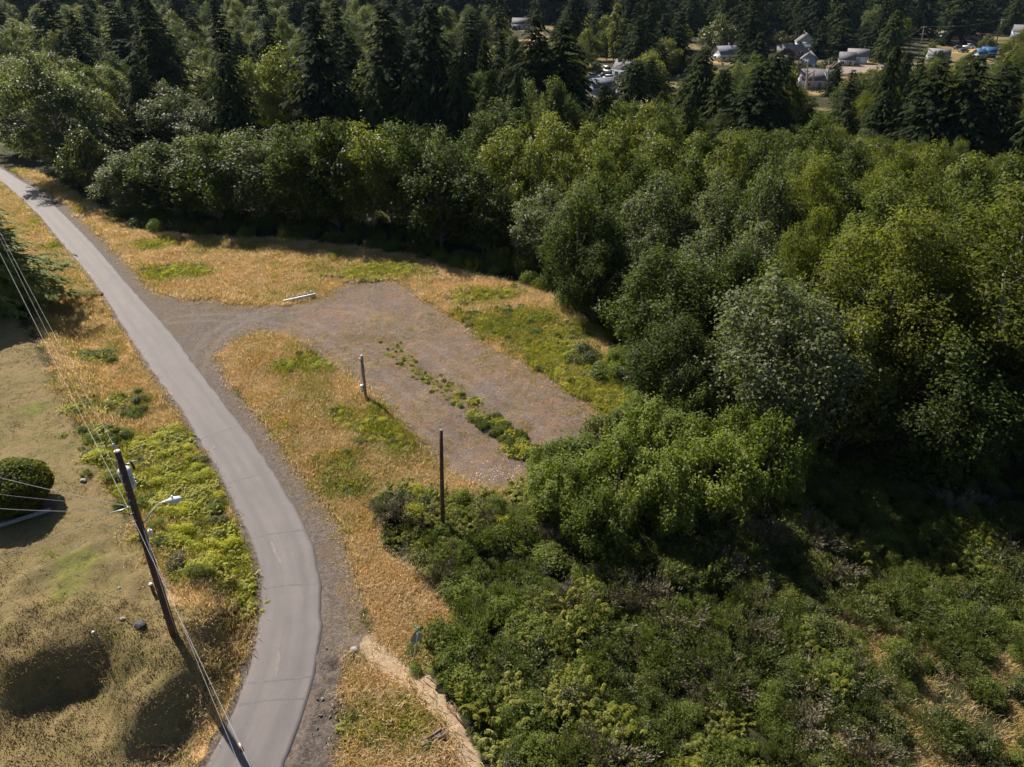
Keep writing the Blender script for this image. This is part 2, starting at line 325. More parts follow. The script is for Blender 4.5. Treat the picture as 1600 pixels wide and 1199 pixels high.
TRACKS = [smooth_line(catmull([at_z(u, v)[:2] for u, v in P]), 6) for P in ([(300, 590), (322, 540), (365, 503), (440, 489), (530, 478), (610, 510), (700, 570), (790, 635), (850, 690)], [(270, 500), (330, 496), (420, 498), (490, 515), (560, 565), (640, 640), (720, 715), (760, 750)], [(300, 630), (372, 735), (440, 840), (478, 930), (500, 1000), (570, 1020), (640, 1070), (700, 1140), (740, 1220)])]
def masks(x, y):
    """ground cover weights at ground points"""
    n1 = fbm(x * .35, y * .35, 11, 4) - .5; n2 = fbm(x * 1.3, y * 1.3, 23, 3) - .5; n3 = fbm(x * .16, y * .16, 41, 4)
    j = n1 * 1.6 + n2 * .8
    def s(P, w=.35, k=1.0): return sstep(-w, w, sdist(x, y, P) + j * k)
    grav, drive, dirt, clod = s(M_GRAVEL, .35, .9), s(M_DRIVE, 1.5, 2.2), s(M_DIRT, .3, .7), s(M_CLOD, .3, .6)
    field, tri, isle, verge = s(M_FIELD, .6, 1.0), s(M_TRI, .4, .7), s(M_ISLE, .4, .5), s(M_VERGE, .8, 1.2)
    lawn, brush, ridge = sstep(-.8, 1.6, sdist(x, y, M_LAWN) + j), s(M_BRUSH, .8, 1.5), s(M_RIDGE, .5, 1.2)
    lime = np.zeros(x.shape); weed = np.zeros(x.shape); dark = np.zeros(x.shape); mow = np.zeros(x.shape); straw = np.zeros(x.shape)
    for px, py, r, st, k in PATCHW:
        d = np.hypot((x - px) / st, y - py) / r + n1 * 1.1 + n2 * .6; w = sstep(1.45, .25, d)
        if k == 'lime': lime = np.maximum(lime, w)
        elif k == 'weed': weed = np.maximum(weed, w)
        elif k == 'mow': mow = np.maximum(mow, w)
        elif k == 'dark': dark = np.maximum(dark, w)
        else: straw = np.maximum(straw, w)
    dr = ldist(x, y, ROAD_CL) - np.interp(y, ROAD_C[::-1, 1], ROAD_W[::-1] / 2) + 2.3
    grav = np.maximum(grav, sstep(2.85, 2.4, dr + n2 * .5)) * (1 - dirt)
    rut = np.zeros(x.shape)
    for P in TRACKS:
        d = np.abs(ldist(x, y, P[::3]) - .8); rut = np.maximum(rut, np.exp(-(d / .3) ** 2) * sstep(.2, .55, n3 + n1 * .8 + .25))
    dry = np.clip(np.maximum.reduce([field, tri, isle * .75, verge * (.55 + .5 * (n3 > .45)) * (1 - .85 * lawn), straw]), 0, 1) * (1 - grav) * (1 - dirt)
    lawn = np.maximum(lawn, s(M_SLOPE, .8, 1.0) * .95) * (1 - verge * .4)
    pave = np.zeros(x.shape); fst = np.zeros(x.shape); fgr = np.zeros(x.shape)
    fr = y > 150
    fgr = np.where(fr, sstep(.42, .55, n3) * .8, 0.0)
    if fr.any():
        for P, k in M_FARP:
            w = np.zeros(x.shape); w[fr] = sstep(-1.5, 1.5, sdist(x[fr], y[fr], P))
            if k == 'pave': pave = np.maximum(pave, w)
            elif k == 'straw': fst = np.maximum(fst, w)
            else: fgr = np.maximum(fgr, w)
    return dict(rut=rut, grav=grav, drive=np.maximum(drive, sstep(5.2, 3.2, dr + n1)), dirt=dirt, clod=clod, dry=np.maximum(dry, fst * .55), verge=verge, lawn=np.maximum(lawn, fgr), brush=brush, ridge=ridge, lime=lime, weed=weed, mow=mow, dark=dark, pave=pave, dr=dr, n1=n1, n2=n2, n3=n3, tri=tri, isle=isle, field=field)

# ------------------------------------------------------------------ ground sheet
def axis(lo, hi, st, far_lo, far_hi, gr=1.09):
    a = list(np.arange(lo, hi, st)); s = st
    while a[-1] < far_hi: s *= gr; a.append(a[-1] + s)
    s = st; b = []
    p = lo
    while p > far_lo: s *= gr; p -= s; b.append(p)
    return np.array(b[::-1] + a)
gx = axis(-100, 48, .3, -5000, 5000); gy = np.concatenate([axis(12, 78, .3, -400, 78), axis(78.3, 172, .5, 78.3, 6000, 1.07)])
gy = np.unique(gy)
XX, YY = np.meshgrid(gx, gy); ZZ = terrain(XX, YY)
mk = masks(XX, YY)
# small relief: clods, gravel, tussocky grass
ZZ = ZZ + mk['clod'] * (fbm(XX * 2.2, YY * 2.2, 61, 2) - .45) * .5 + np.where(np.abs(XX) < 60, 1, 0) * (mk['dry'] * .12 + mk['lawn'] * .06) * (fbm(XX * 1.7, YY * 1.7, 66, 2) - .5)
roadin = sstep(.1, -.45, mk['dr'] - 2.3); ZZ = ZZ * (1 - roadin) - .06 * roadin
nx, ny = len(gx), len(gy)
GV = np.stack([XX.ravel(), YY.ravel(), ZZ.ravel()], 1)
ii = (np.arange(ny - 1)[:, None] * nx + np.arange(nx - 1)[None]).ravel()
GF = np.stack([ii, ii + 1, ii + nx + 1, ii + nx], 1)
A1 = np.stack([mk['grav'], mk['dry'], mk['dirt'], mk['lawn']], -1).reshape(-1, 4)
A2 = np.stack([mk['drive'], np.maximum(mk['clod'], 0), np.clip(np.maximum(mk['lime'], mk['weed']) + mk['mow'] * .7, 0, 1), mk['pave']], -1).reshape(-1, 4)
A3 = np.stack([mk['rut'], np.zeros(XX.shape), np.zeros(XX.shape), np.ones(XX.shape)], -1).reshape(-1, 4)

gm, nt, out = new_mat('ground_cover')
def attr(nm):
    a = N(nt, 'ShaderNodeAttribute'); a.attribute_name = nm; s = N(nt, 'ShaderNodeSeparateColor'); L(nt, a.outputs['Color'], s.inputs[0]); return s.outputs, a.outputs['Alpha']
s1, lawn_f = attr('cover_a'); s2, pave_f = attr('cover_b'); s3, _ = attr('cover_c')
geo = N(nt, 'ShaderNodeNewGeometry'); pos = geo.outputs['Position']
nA = noise(nt, 0.35, 6, .62, pos); nB = noise(nt, 2.4, 5, .65, pos); nC = noise(nt, 14.0, 3, .6, pos); nD = noise(nt, 0.9, 5, .6, pos)
soil = ramp(nt, nB, [(.25, (.018, .02, .009)), (.55, (.035, .036, .014)), (.8, (.06, .05, .022))])
dryc = mixc(nt, nB, ramp(nt, nA, [(.3, (.40, .25, .11)), (.5, (.50, .32, .15)), (.7, (.44, .31, .13))]), ramp(nt, nC, [(.3, (.34, .22, .10)), (.7, (.58, .39, .20))]))
lawnc = ramp(nt, mth(nt, 'ADD', mth(nt, 'MULTIPLY', nA, .6), mth(nt, 'MULTIPLY', nB, .4)), [(.34, (.085, .095, .020)), (.45, (.128, .108, .040)), (.56, (.18, .132, .064)), (.68, (.135, .112, .038))])
lawnc = mixc(nt, .35, lawnc, ramp(nt, nC, [(.3, (.085, .063, .026)), (.7, (.29, .215, .11))]))
vo = N(nt, 'ShaderNodeTexVoronoi'); vo.inputs['Scale'].default_value = 9.0; L(nt, pos, vo.inputs['Vector'])
stone = ramp(nt, vo.outputs['Color'], [(.2, (.085, .072, .066)), (.5, (.19, .155, .135)), (.8, (.33, .28, .25))])
nE = noise(nt, .16, 5, .65, pos)
rust = mth(nt, 'MULTIPLY', ramp(nt, mth(nt, 'ADD', mth(nt, 'MULTIPLY', nD, .5), mth(nt, 'MULTIPLY', nE, .5)), [(.46, (0, 0, 0)), (.60, (.85, .85, .85))]), ramp(nt, nB, [(.35, (.3, .3, .3)), (.6, (1, 1, 1))]))
padc = mixc(nt, rust, ramp(nt, nB, [(.3, (.17, .14, .128)), (.7, (.29, .24, .21))]), ramp(nt, nC, [(.3, (.34, .19, .10)), (.7, (.52, .32, .17))]))
gravc = mixc(nt, .45, mixc(nt, s2[0], padc, ramp(nt, nB, [(.3, (.13, .12, .115)), (.7, (.235, .215, .205))])), stone)
gravc = mixc(nt, mth(nt, 'MULTIPLY', ramp(nt, nA, [(.5, (0, 0, 0)), (.66, (1, 1, 1))]), .5), gravc, (.20, .155, .08))
dirtc = ramp(nt, nB, [(.3, (.22, .16, .105)), (.55, (.32, .24, .16)), (.8, (.40, .31, .21))])
clodc = mixc(nt, .4, ramp(nt, nB, [(.3, (.035, .03, .027)), (.7, (.11, .095, .082))]), mixc(nt, 1.0, stone, (.55, .52, .5), 'MULTIPLY'))
pavec = ramp(nt, nB, [(.3, (.17, .15, .145)), (.7, (.24, .21, .20))])
def edge(f, k=.55):       # break the border of a cover with fine noise
    e = mth(nt, 'ADD', f, mth(nt, 'MULTIPLY', mth(nt, 'SUBTRACT', nC, .5), k)); e2 = mth(nt, 'ADD', e, mth(nt, 'MULTIPLY', mth(nt, 'SUBTRACT', nB, .5), k))
    n = nt.nodes.new('ShaderNodeMapRange'); n.inputs[1].default_value = .35; n.inputs[2].default_value = .65; L(nt, e2, n.inputs[0]); return n.outputs[0]
c = mixc(nt, edge(lawn_f, .8), soil, lawnc)
c = mixc(nt, edge(s1[1], .8), c, dryc)
c = mixc(nt, mth(nt, 'MULTIPLY', edge(s2[2], 1.0), .8), c, ramp(nt, nB, [(.3, (.07, .08, .018)), (.7, (.16, .17, .03))]))
gravc = mixc(nt, 1.0, gravc, (.58, .53, .49), 'MULTIPLY')
gravc = mixc(nt, mth(nt, 'MULTIPLY', s3[0], .32), gravc, ramp(nt, nC, [(.3, (.145, .13, .12)), (.7, (.215, .19, .17))]))
c = mixc(nt, edge(s1[0], .8), c, gravc)
c = mixc(nt, edge(s1[2], .5), c, dirtc)
c = mixc(nt, edge(s2[1], .8), c, clodc)
c = mixc(nt, pave_f, c, pavec)
b = N(nt, 'ShaderNodeBsdfPrincipled'); L(nt, c, b.inputs['Base Color']); b.inputs['Roughness'].default_value = .9; b.inputs['Specular IOR Level'].default_value = .15
bp = N(nt, 'ShaderNodeBump'); bp.inputs['Strength'].default_value = .9; bp.inputs['Distance'].default_value = .12
L(nt, mth(nt, 'ADD', nB, mth(nt, 'MULTIPLY', nC, .6)), bp.inputs['Height']); L(nt, bp.outputs[0], b.inputs['Normal'])
L(nt, b.outputs[0], out.inputs[0])

fc = lambda a: (a.ravel()[GF].mean(1))
isg = (fc(mk['grav']) > .5); isd = (fc(mk['dirt']) > .5) & ~isg; isl = (fc(mk['lawn']) > .5) & ~isg & ~isd
yc = GV[GF].mean(1)[:, 1]; isl &= yc < 150
def sub(name, sel):
    F_ = GF[sel]; used, inv = np.unique(F_.ravel(), return_inverse=True)
    m = np_mesh(name, GV[used], [inv.reshape(-1, 4)], {'cover_a': ('POINT', 'FLOAT_COLOR', A1[used]), 'cover_b': ('POINT', 'FLOAT_COLOR', A2[used]), 'cover_c': ('POINT', 'FLOAT_COLOR', A3[used])}, smooth=True)
    return tag(link(name, m, gm), kind='structure')
tag(sub('gravel_pad', isg), 'grey gravel pad and driveway beside the asphalt lane')
tag(sub('dirt_path', isd), 'narrow pale dirt path leaving the gravel at the bottom')
tag(sub('lawn', isl), 'mown brownish lawn with green patches left of the lane')
tag(sub('ground', ~(isg | isd | isl)), 'rough ground under the dry grass, brush and woods')

# ------------------------------------------------------------------ road
nc = 17; ns = 480
Lw, _ = resample(ROAD_L, ns); Rw, _ = resample(ROAD_R, ns)
tt = np.linspace(0, 1, nc); RV = []; ra = []
cen = (Lw + Rw) / 2; dist = np.concatenate([[0], np.cumsum(np.linalg.norm(np.diff(cen, axis=0), axis=1))])
for i in range(ns):
    w = (fbm(np.array([dist[i] * .9]), np.array([3.3]), 8, 4)[0] - .5) * .38; w2 = (fbm(np.array([dist[i] * .9]), np.array([43.3]), 18, 4)[0] - .5) * .38
    a = Lw[i] + (Lw[i] - Rw[i]) / np.linalg.norm(Lw[i] - Rw[i]) * w; bb = Rw[i] + (Rw[i] - Lw[i]) / np.linalg.norm(Lw[i] - Rw[i]) * w2
    for t in tt:
        p = a + (bb - a) * t; RV.append((p[0], p[1], .012 + .05 * (1 - (2 * t - 1) ** 2))); ra.append((t, dist[i] / 100, 0, 1))
RV = np.array(RV); ra = np.array(ra)
SK = []          # skirts down into the ground
top = len(RV)
sk = []
for side, k in ((0, 0), (1, nc - 1)):
    base = top + side * ns
    SK.append(RV.reshape(ns, nc, 3)[:, k] - np.array([0, 0, .22]))
i2 = (np.arange(ns - 1)[:, None] * nc + np.arange(nc - 1)[None]).ravel(); RF = np.stack([i2, i2 + 1, i2 + nc + 1, i2 + nc], 1)
k0 = np.arange(ns - 1); SF = np.concatenate([np.stack([k0 * nc, k0 * nc + nc, top + k0 + 1, top + k0], 1), np.stack([k0 * nc + nc - 1, top + ns + k0, top + ns + k0 + 1, k0 * nc + 2 * nc - 1], 1)])
rmat, nt, out = new_mat('worn_asphalt')
a = N(nt, 'ShaderNodeAttribute'); a.attribute_name = 'lane'; sp = N(nt, 'ShaderNodeSeparateColor'); L(nt, a.outputs['Color'], sp.inputs[0])
geo = N(nt, 'ShaderNodeNewGeometry'); pos = geo.outputs['Position']
nf = noise(nt, 30, 3, .6, pos); nm_ = noise(nt, .6, 5, .6, pos)
cb = N(nt, 'ShaderNodeCombineXYZ'); L(nt, mth(nt, 'MULTIPLY', sp.outputs[0], 3.2), cb.inputs[0]); L(nt, mth(nt, 'MULTIPLY', sp.outputs[1], 9.0), cb.inputs[1])
nl = noise(nt, 1.6, 4, .55, cb.outputs[0])      # long streaks from tyres and paving passes
colr = ramp(nt, mth(nt, 'ADD', mth(nt, 'MULTIPLY', nl, .65), mth(nt, 'MULTIPLY', nm_, .35)), [(.3, (.165, .145, .142)), (.5, (.225, .198, .19)), (.72, (.295, .26, .245))])
colr = mixc(nt, 1.0, colr, (.475, .465, .485), 'MULTIPLY')
colr = mixc(nt, .22, colr, ramp(nt, nf, [(.3, (.07, .065, .066)), (.7, (.22, .20, .195))]))
wt = mth(nt, 'ABSOLUTE', mth(nt, 'SUBTRACT', mth(nt, 'ABSOLUTE', mth(nt, 'SUBTRACT', sp.outputs[0], .5)), .24))
colr = mixc(nt, mth(nt, 'MULTIPLY', mth(nt, 'SUBTRACT', 1.0, mth(nt, 'MULTIPLY', wt, 9.0), True), .35), colr, (.075, .068, .07))
b = N(nt, 'ShaderNodeBsdfPrincipled'); L(nt, colr, b.inputs['Base Color']); b.inputs['Roughness'].default_value = .75; b.inputs['Specular IOR Level'].default_value = .35
bp = N(nt, 'ShaderNodeBump'); bp.inputs['Strength'].default_value = .35; bp.inputs['Distance'].default_value = .02; L(nt, nf, bp.inputs['Height']); L(nt, bp.outputs[0], b.inputs['Normal'])
L(nt, b.outputs[0], out.inputs[0])
ra_all = np.concatenate([ra, np.zeros((2 * ns, 4))])
road = link('road', np_mesh('road', np.concatenate([RV, *SK]), [RF, SF], {'lane': ('POINT', 'FLOAT_COLOR', ra_all)}, smooth=True), rmat)
tag(road, 'narrow grey asphalt lane curving through the scene', kind='structure')
seam_m = plain('tar_seam', (.103, .095, .097), .8, var=.3); pale_m = plain('pale_scuff', (.15, .135, .125), .85, var=.25, scale=3)
def road_pt(i, t, dz): q = Lw[i] + (Rw[i] - Lw[i]) * t; return (q[0], q[1], .012 + .05 * (1 - (2 * t - 1) ** 2) + dz)
for (u, v, sl) in [(188, 436, .4), (345, 676, .5), (377, 752, .4), (447, 829, .7), (452, 915, .8), (445, 1062, .3), (430, 1100, .2)]:
    q = at_z(u, v)[:2]; i = int(np.argmin(np.hypot(*(cen - q).T))); mb = MB(); rr = random.Random(i); wv = .04 * (1 + i / ns)
    P = []
    for k in range(9):
        t = .04 + .92 * k / 8; dirv = np.append(cen[i + 2] - cen[i - 2], 0); dirv /= np.linalg.norm(dirv); p = np.array(road_pt(i, t, .004)) + dirv * ((t - .5) * sl + .06 * math.sin(5 * t + i)); p[2] = road_pt(i, t, .005)[2]
        P += [p - dirv * wv * rr.uniform(.4, 1.2), p + dirv * wv * rr.uniform(.4, 1.2)]
    mb.add(P, [(2 * k, 2 * k + 1, 2 * k + 3, 2 * k + 2) for k in range(8)]); mb.build('tar_seam', seam_m, road)
for (u0, v0, u1, v1, wd) in [(424, 848, 441, 884, .16), (437, 1008, 431, 1060, .13)]:
    p0, p1 = at_z(u0, v0), at_z(u1, v1); dv = p1 - p0; pv = np.array([-dv[1], dv[0], 0]); pv /= np.linalg.norm(pv); rr = random.Random(u0); P = []
    for k in range(11):
        t = k / 10; w = wd * math.sin(math.pi * min(.97, max(.03, t))) ** .6 * rr.uniform(.6, 1.2); q = p0 + dv * t
        for sgn in (-1, 1):
            e = q + pv * w * sgn; i = int(np.argmin(np.hypot(*(cen - e[:2]).T))); tt_ = np.dot(e[:2] - Lw[i], Rw[i] - Lw[i]) / np.dot(Rw[i] - Lw[i], Rw[i] - Lw[i])
            e[2] = .012 + .05 * (1 - (2 * tt_ - 1) ** 2) + .005; P.append(e)
    mb = MB(); mb.add(P, [(2 * k, 2 * k + 1, 2 * k + 3, 2 * k + 2) for k in range(10)]); mb.build('pale_scuff', pale_m, road)
# ================================================================== PLANT BUILDERS
def leaf_quads(P, nrm, size, r, aspect=.62, cup=.18):
    """diamond leaves: centre P, facing nrm, length size"""
    n = len(P); nrm = nrm / (np.linalg.norm(nrm, axis=1, keepdims=True) + 1e-9)
    a = r.normal(size=(n, 3)); t = np.cross(nrm, a); t /= (np.linalg.norm(t, axis=1, keepdims=True) + 1e-9); b = np.cross(nrm, t)
    s = size[:, None]
    V = np.empty((n, 4, 3)); V[:, 0] = P - t * s * .5; V[:, 2] = P + t * s * .5
    V[:, 1] = P + b * s * aspect * .5 + nrm * s * cup; V[:, 3] = P - b * s * aspect * .5 + nrm * s * cup
    return V.reshape(-1, 3), np.arange(4 * n).reshape(n, 4)
def spray_quads(P, D, up, ln, wd, droop):
    """needle sprays: from P along D, length ln, width wd, tip bent down"""
    n = len(P); D = D / (np.linalg.norm(D, axis=1, keepdims=True) + 1e-9); S = np.cross(D, up); S /= (np.linalg.norm(S, axis=1, keepdims=True) + 1e-9)
    l = ln[:, None]; w = wd[:, None]
    V = np.empty((n, 4, 3)); V[:, 0] = P; m = P + D * l * .45; m[:, 2] += .02
    V[:, 1] = m + S * w * .5; V[:, 3] = m - S * w * .5; V[:, 2] = P + D * l; V[:, 2, 2] -= (droop * ln)
    V[:, 1, 2] -= droop * ln * .35; V[:, 3, 2] -= droop * ln * .35
    return V.reshape(-1, 3), np.arange(4 * n).reshape(n, 4)
def dirs(r, n, up=0.0):
    d = r.normal(size=(n, 3)); d[:, 2] += up; return d / np.linalg.norm(d, axis=1, keepdims=True)

def broadleaf(seed, H, R, nleaf, leaf, base=.12, lobes=22, lob_r=(.22, .36), flat=1.0, top=1.0, trunk_r=.16, spiky=0.0):
    """returns (trunk mesh, crown mesh): lobes of leaves on limbs that fork from the trunk"""
    r = rng_(seed); tm = MB()
    cen = []; rad = []
    for k in range(lobes):
        for _ in range(40):
            u = dirs(r, 1)[0]; rr = r.uniform(.45, .9) ** .6
            zc = base + (1 - base) * .5 + u[2] * rr * (1 - base) * .42
            prof = math.sin(math.pi * min(1, max(0, (zc - base * .3) / (1.12 - base * .3))) ** .8) ** .55
            c = np.array([u[0] * rr * R * prof * .95, u[1] * rr * R * prof * .95, zc * H])
            if all(np.linalg.norm(c - q) > .55 * R * lob_r[0] * 2.4 for q in cen): break
        cen.append(c); rad.append(R * r.uniform(*lob_r))
    cen.append(np.array([r.normal() * .1 * R, r.normal() * .1 * R, H * (1 - lob_r[0] * R / H * .9)])); rad.append(R * lob_r[1] * .9)
    cen = np.array(cen); rad = np.array(rad)
    p = [np.array([0, 0, -.5])]
    for z in np.linspace(0, H * .86, 7)[0:]: p.append(np.array([math.sin(z * .5 + seed) * .04 * z * .5, math.cos(z * .4 + seed) * .04 * z * .4, z]))
    tm.tube(p, [trunk_r * 1.25] + [trunk_r * (1 - .8 * k / 6) for k in range(7)], 7)
    for c, q in zip(cen, rad):
        zb = max(.06 * H, c[2] - .9 * np.hypot(c[0], c[1]) - .06 * H); s = np.array([np.interp(zb, [w[2] for w in p], [w[i] for w in p]) for i in range(2)] + [zb])
        m = (s + c) / 2 + np.array([c[0] - s[0], c[1] - s[1], 0]) * .12
        tm.tube([s, m, c], [trunk_r * .34, trunk_r * .22, trunk_r * .08], 5, False)
    w = rad ** 2; cnt = (w / w.sum() * nleaf).astype(int)
    Ps, Ns, Ss, Ts = [], [], [], []
    for c, q, n in zip(cen, rad, cnt):
        # each lobe is itself a cluster of twig ends
        nt_ = max(10, int(14 + 10 * q)); td = dirs(r, nt_, .35); tl = r.uniform(.62, 1.12, nt_)
        tp = c + td * (q * tl)[:, None] * np.array([1, 1, flat]); k = r.integers(0, nt_, n)
        off = r.normal(size=(n, 3)) * q * .17; off[:, 2] *= 1 + spiky
        P = tp[k] + off
        inner = r.random(n) < .22; P[inner] = c + (P[inner] - c) * r.uniform(.4, .8, inner.sum())[:, None]
        o = (P - c) / q; nn = o * .75 + r.normal(size=(n, 3)) * .55 + np.array([0, 0, .45])
        Ps.append(P); Ns.append(nn); Ss.append(leaf * r.uniform(.65, 1.3, n)); Ts.append(np.clip(r.normal(.5, .17, n) + r.normal() * .10, 0, 1))
    P = np.concatenate(Ps); P[:, 2] = np.maximum(P[:, 2], .05); T = np.concatenate(Ts)
    V, Q = leaf_quads(P, np.concatenate(Ns), np.concatenate(Ss), r)
    return tm.mesh('trunk', True), np_mesh('crown', V, [Q], {'tint': ('FACE', 'FLOAT', T)})

def conifer(seed, H, R, whorls=60, per=6, base=.05, droop=.25, power=.85, spray=.55, dense=13, upturn=0.0, rag=.3, trunk_r=.3, hang=.35):
    r = rng_(seed); tm = MB(); lean = r.normal(size=2) * .01
    tm.tube([(lean[0] * z, lean[1] * z, z) for z in np.linspace(-.5, H * .985, 8)], [trunk_r * (1 - .93 * k / 7) for k in range(8)], 7)
    P, D, LN, WD, T, DR = [], [], [], [], [], []
    lob = [r.uniform(0, 6.28, 4), r.uniform(.8, 1.2, 4)]
    for i in range(whorls):
        f = (i + r.uniform(-.4, .4)) / whorls; f = min(.99, max(0, f)); z = H * (base + (1 - base) * f)
        prof = 1.22 * (1 - f) ** power * (.78 + .22 * min(1, f / .1))
        for a in np.arange(per) * 2 * math.pi / per + r.uniform(0, 6.28):
            a += r.normal() * .2; ln = R * prof * (1 + r.normal() * rag) * (1 + .18 * math.sin(3 * a + f * 9 + seed)) + .3
            if ln < .25: continue
            d = np.array([math.cos(a), math.sin(a), 0]); dz0 = .35 * (f - .35) + r.normal() * .08
            m = max(3, int(dense * (.35 + .65 * ln / R))); s = np.sort(r.uniform(.12, 1, m)); side = r.uniform(-1, 1, m)
            p = d[None] * (s * ln)[:, None] + np.cross([0, 0, 1], d)[None] * (side * ln * .16 * (1.15 - s))[:, None]
            p[:, 2] = z + dz0 * ln * s - droop * ln * s ** 2 + upturn * ln * s ** 3
            p[:, :2] += lean * z
            dd = d[None] * (.75 + .2 * s)[:, None] + np.cross([0, 0, 1], d)[None] * (side * .9)[:, None]; dd[:, 2] += dz0 - 2 * droop * s + r.normal(size=m) * .15
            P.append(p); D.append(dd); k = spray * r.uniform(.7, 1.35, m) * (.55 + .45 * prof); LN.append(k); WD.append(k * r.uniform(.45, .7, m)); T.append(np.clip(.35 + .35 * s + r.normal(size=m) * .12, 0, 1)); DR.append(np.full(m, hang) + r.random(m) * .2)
    P, D, LN, WD, T, DR = map(np.concatenate, (P, D, LN, WD, T, DR))
    V, Q = spray_quads(P, D, np.array([0, 0, 1.0]), LN, WD, DR)
    return tm.mesh('trunk', True), np_mesh('crown', V, [Q], {'tint': ('FACE', 'FLOAT', T)})

def shrub_mesh(seed, kind, n=2200, leaf=.085):
    """unit shrubs, about 1 m in radius, centred on the ground"""
    r = rng_(seed)
    if kind == 'round':
        k = 16; c = dirs(r, k, .5) * np.array([.62, .62, .5]); c[:, 2] = np.abs(c[:, 2]) + .18; q = r.uniform(.28, .48, k); j = r.integers(0, k, n); d = dirs(r, n, .3)
        P = c[j] + d * (q[j] * r.uniform(.6, 1.1, n))[:, None]; P[:, 2] = np.maximum(P[:, 2], .02)
        V, Q = leaf_quads(P, d + r.normal(size=(n, 3)) * .6 + [0, 0, .4], leaf * r.uniform(.6, 1.4, n), r); T = np.clip(r.normal(.5, .18, n), 0, 1)
    elif kind == 'clipped':
        d = dirs(r, n, .1); P = d * np.array([1, 1, .78]) * (r.uniform(.80, 1.03, n) + .05 * np.sin(5 * d[:, 0] + 2) * np.sin(6 * d[:, 1]) + .04 * np.sin(9 * d[:, 2] + 4 * d[:, 0]))[:, None]; P[:, 2] += .62; P[:, 2] = np.maximum(P[:, 2], .02)
        V, Q = leaf_quads(P, d + r.normal(size=(n, 3)) * .55, leaf * r.uniform(.6, 1.3, n), r); T = np.clip(r.normal(.5, .2, n), 0, 1)
    elif kind == 'broom':      # wispy upright sprays
        k = 34; base = r.normal(size=(k, 3)) * [.22, .22, 0]; tip = base * 2.6 + r.normal(size=(k, 3)) * [.28, .28, .1] + [0, 0, 1.05]; j = r.integers(0, k, n); s = r.uniform(.15, 1, n) ** .7
        P = base[j] + (tip[j] - base[j]) * s[:, None] + r.normal(size=(n, 3)) * .055 * (1 + s[:, None]); D = (tip[j] - base[j]) + r.normal(size=(n, 3)) * .35
        l = leaf * 2.0 * r.uniform(.6, 1.3, n); V, Q = spray_quads(P, D, r.normal(size=(n, 3)), l, l * .26, np.full(n, .06)); T = np.clip(r.normal(.5, .2, n) + (s - .6) * .3, 0, 1)
    elif kind == 'fern':       # arching fronds
        k = 52; a = r.uniform(0, 6.28, k); ln = r.uniform(.45, 1.0, k); j = r.integers(0, k, n); s = r.uniform(.1, 1, n); d = np.stack([np.cos(a), np.sin(a), np.zeros(k)], 1)[j]
        o = r.normal(size=(k, 3)) * [.5, .5, 0]; h = r.uniform(.4, .95, k)
        P = o[j] + d * (s * ln[j] * .8)[:, None]; P[:, 2] = (h[j] * np.sin(np.clip(s * 2.0, 0, 2.2)) * .95) + .02
        sd = np.cross(d, [0, 0, 1.0]); sgn = np.where(r.random(n) < .5, 1, -1); D = sd * sgn[:, None] + d * .55; D[:, 2] -= .1
        l = .19 * (1.1 - s) * r.uniform(.7, 1.2, n) + .05; V, Q = spray_quads(P, D, np.array([0, 0, 1.0]), l, l * .42, np.full(n, .2)); T = np.clip(r.normal(.5, .2, n), 0, 1)
    else:                      # upright leafy shoots, willow like
        k = 46; base = dirs(r, k, .2) * [.6, .6, .3]; base[:, 2] = np.abs(base[:, 2]); tip = base * [1.25, 1.25, 1.0] + r.normal(size=(k, 3)) * .12 + [0, 0, .62]; j = r.integers(0, k, n); s = r.uniform(0, 1, n)
        P = base[j] + (tip[j] - base[j]) * s[:, None] + r.normal(size=(n, 3)) * .06; D = (tip[j] - base[j]) * .7 + r.normal(size=(n, 3)) * .5
        V, Q = leaf_quads(P, D + r.normal(size=(n, 3)) * .5 + [-.3, .4, .3], leaf * r.uniform(.7, 1.4, n), r, .5); T = np.clip(r.normal(.5, .18, n) + (s - .5) * .2, 0, 1)
    return np_mesh('leaves', V, [Q], {'tint': ('FACE', 'FLOAT', T)})
def tuft_mesh(seed, blades=16, h=.55, spread=.28, w=.035, bend=.3, head=0):
    r = rng_(seed); n = blades; a = r.uniform(0, 6.28, n); d = np.stack([np.cos(a), np.sin(a), np.zeros(n)], 1); b = r.normal(size=(n, 3)) * spread * [1, 1, 0]
    hh = h * r.uniform(.6, 1.25, n); out = bend * r.uniform(.2, 1.4, n) * hh; s = np.cross(d, [0, 0, 1.0])
    V = np.empty((n, 4, 3)); V[:, 0] = b + s * w * .5; V[:, 1] = b - s * w * .5; m = b + d * (out * .35)[:, None]; m[:, 2] += hh * .62
    V[:, 2] = m - s * w * .55; V[:, 3] = m + s * w * .55; tip = b + d * out[:, None]; tip[:, 2] += hh
    VV = np.concatenate([V.reshape(-1, 3), tip]); Q = np.arange(4 * n).reshape(n, 4); T3 = np.stack([4 * np.arange(n) + 3, 4 * np.arange(n) + 2, 4 * n + np.arange(n)], 1)
    t = np.clip(r.normal(.5, .2, n), 0, 1)
    return np_mesh('blades', VV, [Q, T3], {'tint': ('FACE', 'FLOAT', np.concatenate([t, t]))})

